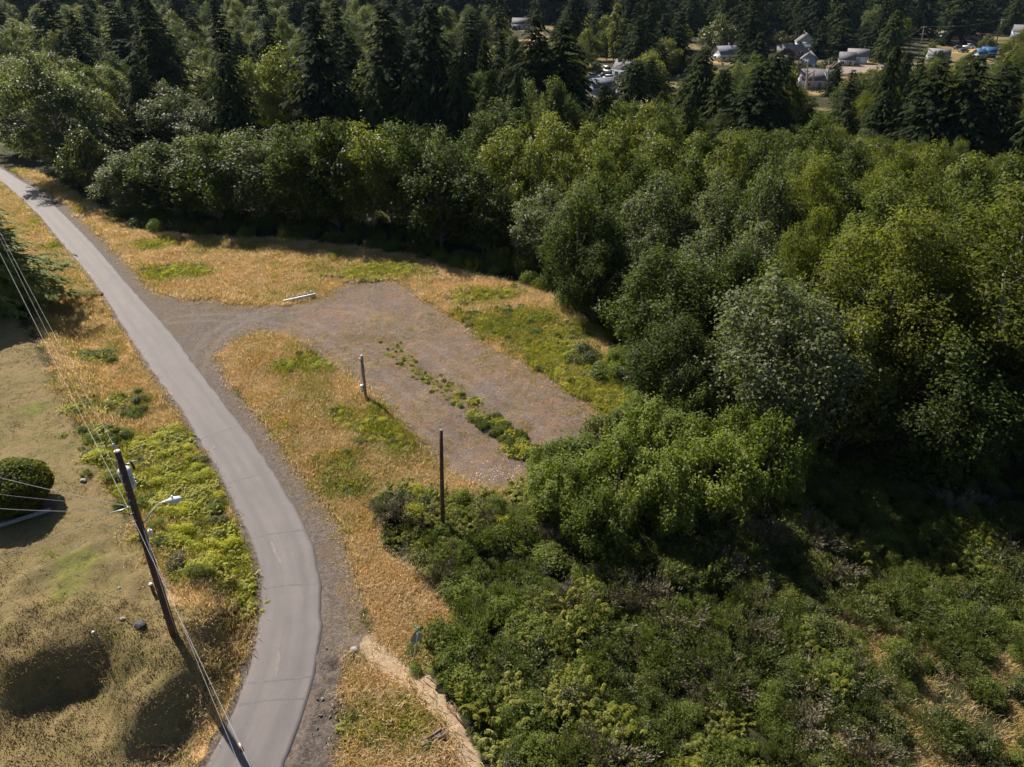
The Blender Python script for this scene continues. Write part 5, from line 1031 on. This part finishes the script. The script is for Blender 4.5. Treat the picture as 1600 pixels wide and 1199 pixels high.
p0, p1 = hit(-60, 842), hit(81, 800); dv = p1 - p0; o = empty('timber_edging', (p0 + p1) / 2, math.atan2(dv[1], dv[0]), 'grey timber log edging the mulch bed of the round bush', 'edging'); L_ = np.hypot(dv[0], dv[1]); MB().tube([(-L_ / 2, 0, .14), (0, 0, .16), (L_ / 2, 0, .14)], .15, 10).build('log', plain('grey_timber', (.22, .225, .215), .8, var=.3, scale=5), o, True); MB().tube([(L_ / 2, 0, .14), (L_ / 2 + .04, 0, .14)], .13, 10).build('cut_end', m_pole, o)
pr = shrub('clipped', gc[0] - .1, gc[1] + .25, 2.25, 2.1, 'clipped round green bush in the timber-edged bed on the lawn', 'round_bush', 'bush', z=gc[2] + .35)
for u, v, s, kd, lb in [(66, 792, .35, 'twiggy', 'small dry plant under the right side of the round lawn bush'), (30, 812, .3, 'rounddark', 'small leafy plant in the mulch under the round lawn bush')]:
    g = hit(u, v); shrub(kd, g[0], g[1], s, s, lb, 'bed_plant', 'plant', z=g[2] + .15)
# --- shrubs one can point to
SH = [('rounddark', 1405, 1058, 1.15, 2.9, 'dark green cone-shaped bush casting a long shadow in the lower right clearing'), ('rounddark', 1590, 1085, 1.2, 1.6, 'dark round bush at the right photo edge in the clearing'),
 ('shoots', 905, 745, 2.6, 2.6, None), ('round', 1540, 925, 2.2, 2.0, 'pale leafy shrub with bare stems near the right photo edge'), ('roundlime', 1370, 950, 1.3, 2.2, 'small bright yellow-green sapling at the edge of the dark hollow'),
 ('twiggy', 1010, 950, 1.6, 1.8, 'grey-brown wispy broom bush in the middle of the brush slope'), ('twiggy', 960, 935, 1.4, 1.5, 'greyish dry broom bush left of the wispy grey-brown one'), ('twiggy', 1050, 985, 1.4, 1.5, 'dry broom bush with pale tips below the wispy grey-brown one'), ('twiggy', 1178, 1005, 1.0, 1.6, 'upright grey broom bush at the top of the fern patch'), ('twiggy', 1130, 900, 1.1, 1.6, 'dry grey broom in the shadow above the fern patch'), ('twiggy', 1300, 905, 1.2, 1.6, 'brownish broom bush on the edge of the dark hollow'), ('twiggy', 1265, 1080, 1.2, 1.2, 'dead brown broom heap beside the lower right clearing'), ('twiggy', 1265, 1150, 1.3, 1.2, 'grey dead broom heap near the bottom edge by the ferns'), ('twiggy', 1120, 1075, 1.3, 1.3, 'grey broom bush among the yellow ferns'),
 ('broom', 900, 1000, 1.7, 1.6, 'feathery olive broom bush left of the wispy grey-brown one'), ('broom', 870, 970, 1.3, 1.5, 'feathery green broom bush above the bright lone bramble'), ('broom', 1010, 885, 1.2, 1.6, 'spiky green broom at the dark edge under the willow thicket'), ('broom', 1410, 965, 1.6, 1.5, 'broad olive broom bush above the dark cone-shaped bush'), ('broom', 1180, 1040, 1.6, 1.4, 'olive broom bush in the middle of the fern patch'), ('broom', 1330, 960, 1.4, 1.4, 'olive broom bush above the bright ferns by the clearing'),
 ('roundlime', 845, 945, 1.5, 1.5, 'bright yellow-green bramble bush standing alone in the darker brambles'), ('roundlime', 815, 1000, 1.4, 1.3, 'bright bramble bush right of the road sign, above the path'), ('round', 800, 1065, 1.9, 1.7, 'dense green bramble mound right of the dirt path'), ('round', 820, 1130, 1.9, 1.6, 'dense green bramble mound at the bottom right of the dirt path'), ('round', 720, 920, 1.6, 1.4, 'green bramble mound above the road sign'), ('greygreen', 790, 870, 1.7, 1.4, 'grey-leaved bramble mound right of the bare dark pole'), ('round', 860, 880, 1.7, 1.6, 'dark green bramble mound below the willow thicket'),
 ('fernb', 610, 795, 1.2, 1.1, 'bright fern clump at the left end of the brambles'), ('fernb', 655, 790, 1.3, 1.1, 'bright fern clump left of the bare dark pole'), ('shoots', 640, 815, 1.2, 1.2, 'dark leafy clump left of the bare dark pole'), ('roundlime', 745, 805, 1.2, 1.1, 'yellow-green clump right of the bare dark pole'), ('fernb', 810, 775, 1.4, 1.2, 'tall bright ferns between the daisies and the willow thicket'),
 ('shoots', 778, 412, 2.2, 3.0, 'loose sapling clump in front of the tree wall at the field'), ('shoots', 820, 430, 1.6, 3.4, 'thin upright sapling at the shaded right end of the field'), ('rounddark', 700, 468, .7, .6, 'small dark weed clump alone in the dry grass'), ('greygreen', 905, 560, 2.2, 1.8, 'grey-green bramble mound beside the far edge of the gravel pad'), ('round', 950, 590, 2.2, 2.0, 'leafy mound right of the grey-green bramble mound')]
for kd, u, v, rd, hg, lb in SH:
    if lb is None: continue
    g = hit(u, v); shrub(kd, g[0], g[1], rd, hg * .75, lb)
WIL = [(860, 760, 92, 700, 'lowest'), (905, 745, 120, 690, ''), (880, 815, 130, 720, ''), (960, 800, 150, 690, ''), (955, 720, 120, 650, ''), (1010, 745, 140, 640, ''), (1070, 760, 150, 655, ''), (1030, 830, 150, 715, ''), (1110, 820, 150, 690, ''), (1150, 735, 130, 640, ''), (1190, 780, 130, 655, ''), (930, 860, 120, 770, ''), (1090, 700, 120, 610, ''), (990, 690, 90, 625, ''), (1220, 730, 100, 640, '')]
WLAB = ['willow clump tipping over the near corner of the gravel pad', 'bright willow clump at the right near corner of the gravel pad', 'broad willow clump at the left front of the thicket', 'large willow clump in the middle front of the thicket', 'willow clump at the right corner of the gravel pad', 'tall willow clump in the middle of the thicket', 'tallest willow clump left of the dark hollow', 'shaded willow clump in front of the tallest one', 'pale-tipped willow clump at the right front of the thicket', 'willow clump under the big grey-green alder', 'willow clump at the right end of the thicket by the dark hollow', 'low shaded willow clump at the very front of the thicket', 'willow clump behind the tallest one', 'small willow clump behind the gravel pad corner', 'dark willow clump furthest right under the alders']
for (u, vb, w, vt, _), lb in zip(WIL, WLAB): tree_px('willow', u, vt, vb, w, lb, 'willow thicket at the near corner of the gravel pad')
# --- dead trunks
def snag(u, vb, ut, vt, rad, seed, label, br=5):
    b, t = pole_axis(u, vb, ut, vt); a = t - b; rr = random.Random(seed); o = empty('dead_tree', b, 0, label, 'dead tree', 'bare dead trunks'); mb = MB(); mb.tube([a * f + np.array([rr.uniform(-.1, .1), rr.uniform(-.1, .1), 0]) for f in (0, .25, .5, .75, 1)], [rad, rad * .8, rad * .6, rad * .4, rad * .15], 7); mb.build('trunk', MDEAD, o, True)
    for k in range(br):
        f = rr.uniform(.35, .9); an = rr.uniform(0, 6.28); l = np.linalg.norm(a) * .22 * rr.uniform(.5, 1.2); s = a * f; e = s + [math.cos(an) * l, math.sin(an) * l, l * .9]
        MB().tube([s, (s + e) / 2 + [0, 0, -.1 * l], e], [rad * .4, rad * .28, rad * .1], 5).build('branch', MDEAD, o, True)
snag(1259, 142, 1263, 92, .45, 1, 'bare forked dead trunk, the tallest one in front of the grey-roofed house', 7); snag(1270, 140, 1272, 100, .3, 2, 'slim dead trunk right of the tallest one by the grey-roofed house', 4); snag(1242, 145, 1240, 112, .3, 3, 'dead trunk left of the tallest one by the grey-roofed house', 3); snag(1293, 150, 1295, 95, .38, 4, 'dead trunk with broken limbs at the right end of the grey-roofed house', 6); snag(1253, 150, 1250, 118, .25, 6, 'short dead trunk just left of the tallest one', 3)
b = hit(1548, 640); b = at_y(1570, 430, b[1] - 1); t = at_y(1608, 355, b[1]); o = tag(MB().tube([at_y(1555, 640, b[1]) * [1, 1, 0] , b, t, t + (t - b)], [.22, .17, .14, .08], 8).build('leaning_trunk', plain('pale_birch_bark', (.45, .44, .42), .7, var=.25), None, True), 'bare pale leaning trunk among the maples at the right photo edge', 'dead tree')
# ================================================================== HOUSES, CARS AND POLES FAR OFF
m_glass = plain('window_glass', (.05, .06, .075), .08, var=.1, spec=.8); m_frame = plain('window_frame', (.72, .72, .70), .5, var=.06); m_door = plain('house_door', (.22, .12, .08), .5, var=.2)
m_brick = plain('brick_stack', (.26, .12, .085), .85, var=.3, scale=9); m_gdoor = plain('garage_door', (.62, .62, .60), .5, var=.1)
def roofm(nm, c): return plain(nm, c, .85, var=.25, scale=1.6)
R_GREY, R_BROWN, R_BLUE, R_PALE = roofm('grey_shingle', (.115, .11, .12)), roofm('brown_shingle', (.19, .105, .08)), roofm('blue_grey_shingle', (.13, .14, .175)), roofm('pale_shingle', (.17, .165, .165))
W_WHITE, W_BLUE, W_TAN, W_BROWN, W_GREEN = plain('white_siding', (.46, .48, .52), .6, var=.06), plain('pale_blue_siding', (.25, .30, .38), .6, var=.08), plain('tan_siding', (.28, .23, .18), .6, var=.1), plain('brown_siding', (.16, .10, .075), .7, var=.15), plain('green_siding', (.30, .36, .33), .6, var=.1)
def house(u, v, w, d, h, rot, wall, roof, label, pitch=.42, wins=3, chimney=True, garage=False, name='house', cat='house', over=.45):
    g = hit(u, v); o = empty(name, (g[0], g[1], g[2] - .1), math.radians(rot), label, cat); o.scale = (.78, .78, .85); rh = d / 2 * pitch * 2 * .9
    mb = MB(); mb.box((0, 0, h / 2), (w, d, h)); mb.build('wall', wall, o)
    mb = MB()
    for s in (-1, 1): mb.add([(s * w / 2, -d / 2, h + .003), (s * w / 2, d / 2, h + .003), (s * w / 2, 0, h + rh)] if s > 0 else [(s * w / 2, d / 2, h + .003), (s * w / 2, -d / 2, h + .003), (s * w / 2, 0, h + rh)], [], [(0, 1, 2)])
    mb.build('gable', wall, o)
    ang = math.atan2(rh, d / 2); sl = math.hypot(rh, d / 2) + over
    for s in (-1, 1):
        cy_ = s * (d / 4 + math.cos(ang) * over / 2); cz = h + rh / 2 - math.sin(ang) * over / 2 + .09
        mb = MB(); mb.box((0, cy_, cz), (w + 2 * over, sl, .16), 0, -s * ang); mb.build('roof', roof, o)
        mb = MB(); mb.box((0, s * (d / 2 + math.cos(ang) * over + .03), h - math.sin(ang) * over + .02), (w + 2 * over + .02, .05, .2)); mb.build('gutter', m_frame, o)
    if chimney: MB().box((w * .22, d * .12, h + rh + .2), (.8, .7, 1.7)).build('chimney', m_brick, o)
    for s in (-1, 1):
        for k in range(wins):
            x = -w / 2 + w * (k + .5) / wins + (.25 if s > 0 else -.2)
            if s < 0 and k == wins // 2:
                if garage: MB().box((x, -d / 2 - .02, 1.15), (min(w * .4, 4.6), .06, 2.3)).build('garage_door', m_gdoor, o)
                else:
                    dr_ = MB().box((x, -d / 2 - .02, 1.05), (1.0, .06, 2.1)).build('door', m_door, o); MB().box((x + .35, -d / 2 - .07, 1.05), (.08, .06, .08)).build('handle', m_galv, dr_)
                continue
            f = MB().box((x, s * (d / 2 + .02), h * .56), (1.7, .06, 1.25)).build('window', m_frame, o); MB().box((x - .39, s * (d / 2 + .04), h * .56), (.68, .06, 1.0)).build('pane', m_glass, f); MB().box((x + .39, s * (d / 2 + .04), h * .56), (.68, .06, 1.0)).build('pane', m_glass, f)
    for s in (-1, 1):
        f = MB().box((s * (w / 2 + .02), d * .1, h * .56), (.06, 1.5, 1.2)).build('window', m_frame, o); MB().box((s * (w / 2 + .04), d * .1, h * .56), (.06, 1.25, .95)).build('pane', m_glass, f)
    return o
house(985, 121, 13, 8, 3.0, -35, W_BLUE, R_GREY, 'pale blue house with a grey gabled roof by the parked cars', garage=True)
house(938, 146, 9, 6.5, 2.4, 24, W_BLUE, R_BLUE, 'low outbuilding with a blue-grey roof below the parked cars', chimney=False, wins=2, name='outbuilding', cat='outbuilding')
house(1256, 79, 9, 9, 4.2, 78, W_WHITE, R_GREY, 'white house with a tall front gable beyond the low grey roofs')
house(1236, 92, 15, 8, 2.8, -8, W_TAN, R_PALE, 'long low house with a pale grey-brown roof by the purple tree')
house(1262, 103, 8, 7, 2.8, 68, W_BLUE, R_BLUE, 'pale blue house with a small gable above the dead trunks')
house(1216, 106, 9, 6, 2.5, -12, W_BLUE, R_GREY, 'blue-walled low building left of the dead trunks', chimney=False, wins=2)
house(1276, 137, 13, 8, 2.9, -6, W_WHITE, R_GREY, 'grey-roofed white house behind the bare dead trunks')
house(1337, 99, 8.5, 7, 3.0, -18, W_WHITE, R_PALE, 'white garage with a pale roof beside the far street', chimney=False, wins=2, garage=True, name='garage', cat='garage')
house(1321, 102, 6.5, 7, 2.4, -18, W_WHITE, R_GREY, 'lower white lean-to left of the white garage', chimney=False, wins=2, name='garage', cat='garage')
house(1503, 71, 15, 8, 2.8, -9, W_BROWN, R_BROWN, 'long brown house with a reddish roof behind the parked cars')
house(1463, 96, 9, 7, 2.4, -20, W_GREEN, R_PALE, 'low pale-roofed house half hidden behind the ragged firs', chimney=False, wins=2)
house(1600, 60, 14, 9, 3.2, -24, W_BLUE, R_GREY, 'grey-roofed blue house cut by the right photo edge')
house(1475, 62, 5, 4, 2.4, -5, W_GREEN, R_PALE, 'small pale shed left of the brown house', chimney=False, wins=1, name='shed', cat='shed')
house(1528, 92, 4.5, 5, 2.2, 15, W_GREEN, plain('blue_tarp', (.02, .085, .18), .5, var=.15), 'small shed with a blue tarpaulin roof, left one of two', chimney=False, wins=1, name='shed', cat='shed')
house(1543, 90, 6.5, 5, 2.4, -30, plain('blue_tarp_wall', (.018, .07, .15), .5, var=.15), plain('blue_tarp_roof', (.022, .09, .19), .5, var=.15), 'shelter covered in blue tarpaulin, right one of two', chimney=False, wins=1, name='shed', cat='shed')
house(856, 32, 13, 9, 3.2, 12, W_WHITE, R_PALE, 'far white house above the great firs, right one of two')
house(814, 46, 11, 8, 3.2, -10, W_WHITE, R_GREY, 'far white house above the great firs, left one of two')
house(1132, 95, 10, 8, 3.0, 20, W_WHITE, R_BLUE, 'white house with a blue-grey roof above the pale pointed cedar')
house(1004, 50, 10, 8, 3.0, 5, W_WHITE, R_PALE, 'white house deep among the far conifers behind the poplars')
house(760, 42, 10, 8, 3, 15, W_WHITE, R_PALE, 'far white house between the great firs')
house(212, 178, 9, 7, 2.8, 10, W_BLUE, R_BLUE, 'small blue-roofed house hidden in the trees left of the black cedar')
m_tyre = plain('tyre', (.02, .02, .02), .8, var=.2); m_rim = plain('wheel_rim', (.5, .5, .5), .35, .8, var=.1); m_red = plain('tail_light', (.35, .02, .02), .3, var=.1)
def car(u, v, rot, col, label, kind='car', s=1.0):
    g = hit(u, v); o = empty('parked_' + kind, (g[0], g[1], g[2] + .02), math.radians(rot), label, kind, 'vehicles parked at the far houses'); pm = plain('car_paint_%d' % u, col, .3, var=.05, spec=.6)
    prof = {'car': [(-2.2, .35), (-2.25, .75), (-2.1, .95), (-1.2, 1.02), (1.0, .98), (2.05, .85), (2.2, .6), (2.15, .35)], 'pickup': [(-2.6, .45), (-2.6, 1.05), (-.6, 1.08), (.9, 1.1), (2.3, 1.0), (2.45, .7), (2.4, .45)], 'van': [(-2.5, .4), (-2.5, 1.1), (1.9, 1.1), (2.4, .95), (2.5, .4)]}[kind]
    cab = {'car': [(-1.75, .98), (-1.15, 1.45), (.35, 1.45), (1.15, .98)], 'pickup': [(-.6, 1.07), (-.5, 1.7), (.55, 1.7), (1.1, 1.07)], 'van': [(-2.48, 1.09), (-2.4, 2.0), (1.0, 2.0), (1.8, 1.09)]}[kind]
    def ext(P, wd, nm, mat, par, ins=0):
        n = len(P); V = [(x, -wd / 2 + (ins if z > 1.2 else 0), z) for x, z in P] + [(x, wd / 2 - (ins if z > 1.2 else 0), z) for x, z in P]
        return MB().add(V, [(k, (k + 1) % n, n + (k + 1) % n, n + k) for k in range(n)], [(0, i + 1, i) for i in range(1, n - 1)] + [(n, n + i, n + i + 1) for i in range(1, n - 1)]).build(nm, mat, par)
    ext(prof, 1.78, 'body', pm, o); cb_ = ext(cab, 1.6, 'cabin', m_glass, o, .12); top = max(z for _, z in cab); xs_ = [x for x, z in cab if z == top]
    MB().box((sum(xs_) / 2, 0, top + .02), (abs(xs_[1] - xs_[0]) + .1, 1.4, .07)).build('roof', pm, cb_)
    for sx in (-1.35, 1.38):
        for sy in (-.86, .86):
            w_ = MB().tube([(sx, sy - .11, .33), (sx, sy + .11, .33)], .33, 12).build('wheel', m_tyre, o, True); MB().tube([(sx, sy * 1.14 - .02, .33), (sx, sy * 1.14 + .02, .33)], .19, 10).build('rim', m_rim, w_)
    for sy in (-.6, .6):
        MB().box((prof[-2][0] - .0, sy, .68), (.06, .36, .14)).build('headlight', m_lens, o); MB().box((prof[0][0] - .03, sy, .75), (.06, .3, .14)).build('tail_light', m_red, o)
    return o
car(952, 125, 25, (.75, .75, .74), 'white car parked on the driveway below the pale blue house'); car(945, 122, 20, (.03, .035, .05), 'dark car parked close behind the white one on the driveway'); car(928, 123, -5, (.45, .50, .58), 'silver-blue car at the left end of the driveway'); car(948, 114, -80, (.72, .73, .72), 'white van with windows facing out beside the pale blue house', 'van'); car(1513, 76, 15, (.75, .75, .73), 'white pickup in front of the long brown house', 'pickup'); car(1505, 82, 20, (.06, .09, .13), 'dark blue car on the drive below the long brown house'); car(1498, 77, 10, (.05, .04, .04), 'black car just left of the white pickup'); car(1550, 79, -60, (.75, .75, .74), 'white car beside the blue tarpaulin shelter'); car(1385, 107, 30, (.07, .10, .15), 'dark car on the far street beside the purple tree'); car(1210, 60, 0, (.6, .6, .6), 'pale car behind the low grey roofs'); car(1398, 104, 8, (.7, .7, .7), 'white car on the far street right of the dark one')
def far_pole(ub, vb, ut, vt, label, arms=1):
    b, t = pole_axis(ub, vb, ut, vt); a = t - b; o = empty('far_utility_pole', b, 0, label, 'utility pole'); MB().tube([a * -.03, a * .5, a], [.2, .17, .13], 8).build('shaft', m_polel, o, True)
    for k in range(arms):
        q = a * (.96 - .2 * k); ar = MB().box(q, (2.4, .14, .16), .15).build('crossarm', m_polel, o)
        for dx in (-1, -.4, .4, 1): MB().tube([q + [dx, .15 * dx, .08], q + [dx, .15 * dx, .3]], .05, 6).build('insulator', m_porc, ar)
    q = a * .45; ar = MB().tube([q, q + [-1.2, 0, .5], q + [-1.9, 0, .5]], .06, 6).build('lamp_arm', m_galv, o); MB().box(q + [-2.0, 0, .47], (.7, .25, .14)).build('lamp_head', m_lamp, ar)
    return t
ft = [far_pole(1435, 94, 1444, 41, 'grey utility pole with crossarms rising above the far street', 2), far_pole(1556, 70, 1566, 30, 'grey utility pole at the right near the blue tarpaulins', 1), far_pole(1241, 68, 1244, 50, 'short grey utility pole beside the white gabled house', 1), far_pole(1321, 80, 1324, 60, 'slim grey pole half hidden left of the white garage', 1), far_pole(1376, 92, 1378, 74, 'grey pole with a crossarm behind the small spruce on the far street', 1), far_pole(1497, 66, 1499, 50, 'slim pole behind the long brown house', 1)]
for k, (i, j, lb) in enumerate([(3, 4, 'thin far line between the garage pole and the street pole'), (4, 0, 'thin far line between the street pole and the tall crossarm pole'), (0, 1, 'thin far line between the tall crossarm pole and the pole at the right')]): wire(ft[i], ft[j], 1.2, .03, lb, 'lines along the far street', 'far_power_line')

# ================================================================== AIR
hm, nt, out = new_mat('thin_haze')
pv = N(nt, 'ShaderNodeVolumePrincipled'); pv.inputs['Color'].default_value = (.50, .72, 1.0, 1); pv.inputs['Density'].default_value = HAZE; pv.inputs['Anisotropy'].default_value = .1
L(nt, pv.outputs[0], out.inputs['Volume'])
tag(MB().box((0, 1400, 24.5), (5200, 3300, 75)).build('haze', hm), 'thin blue summer haze over the distance', kind='stuff')
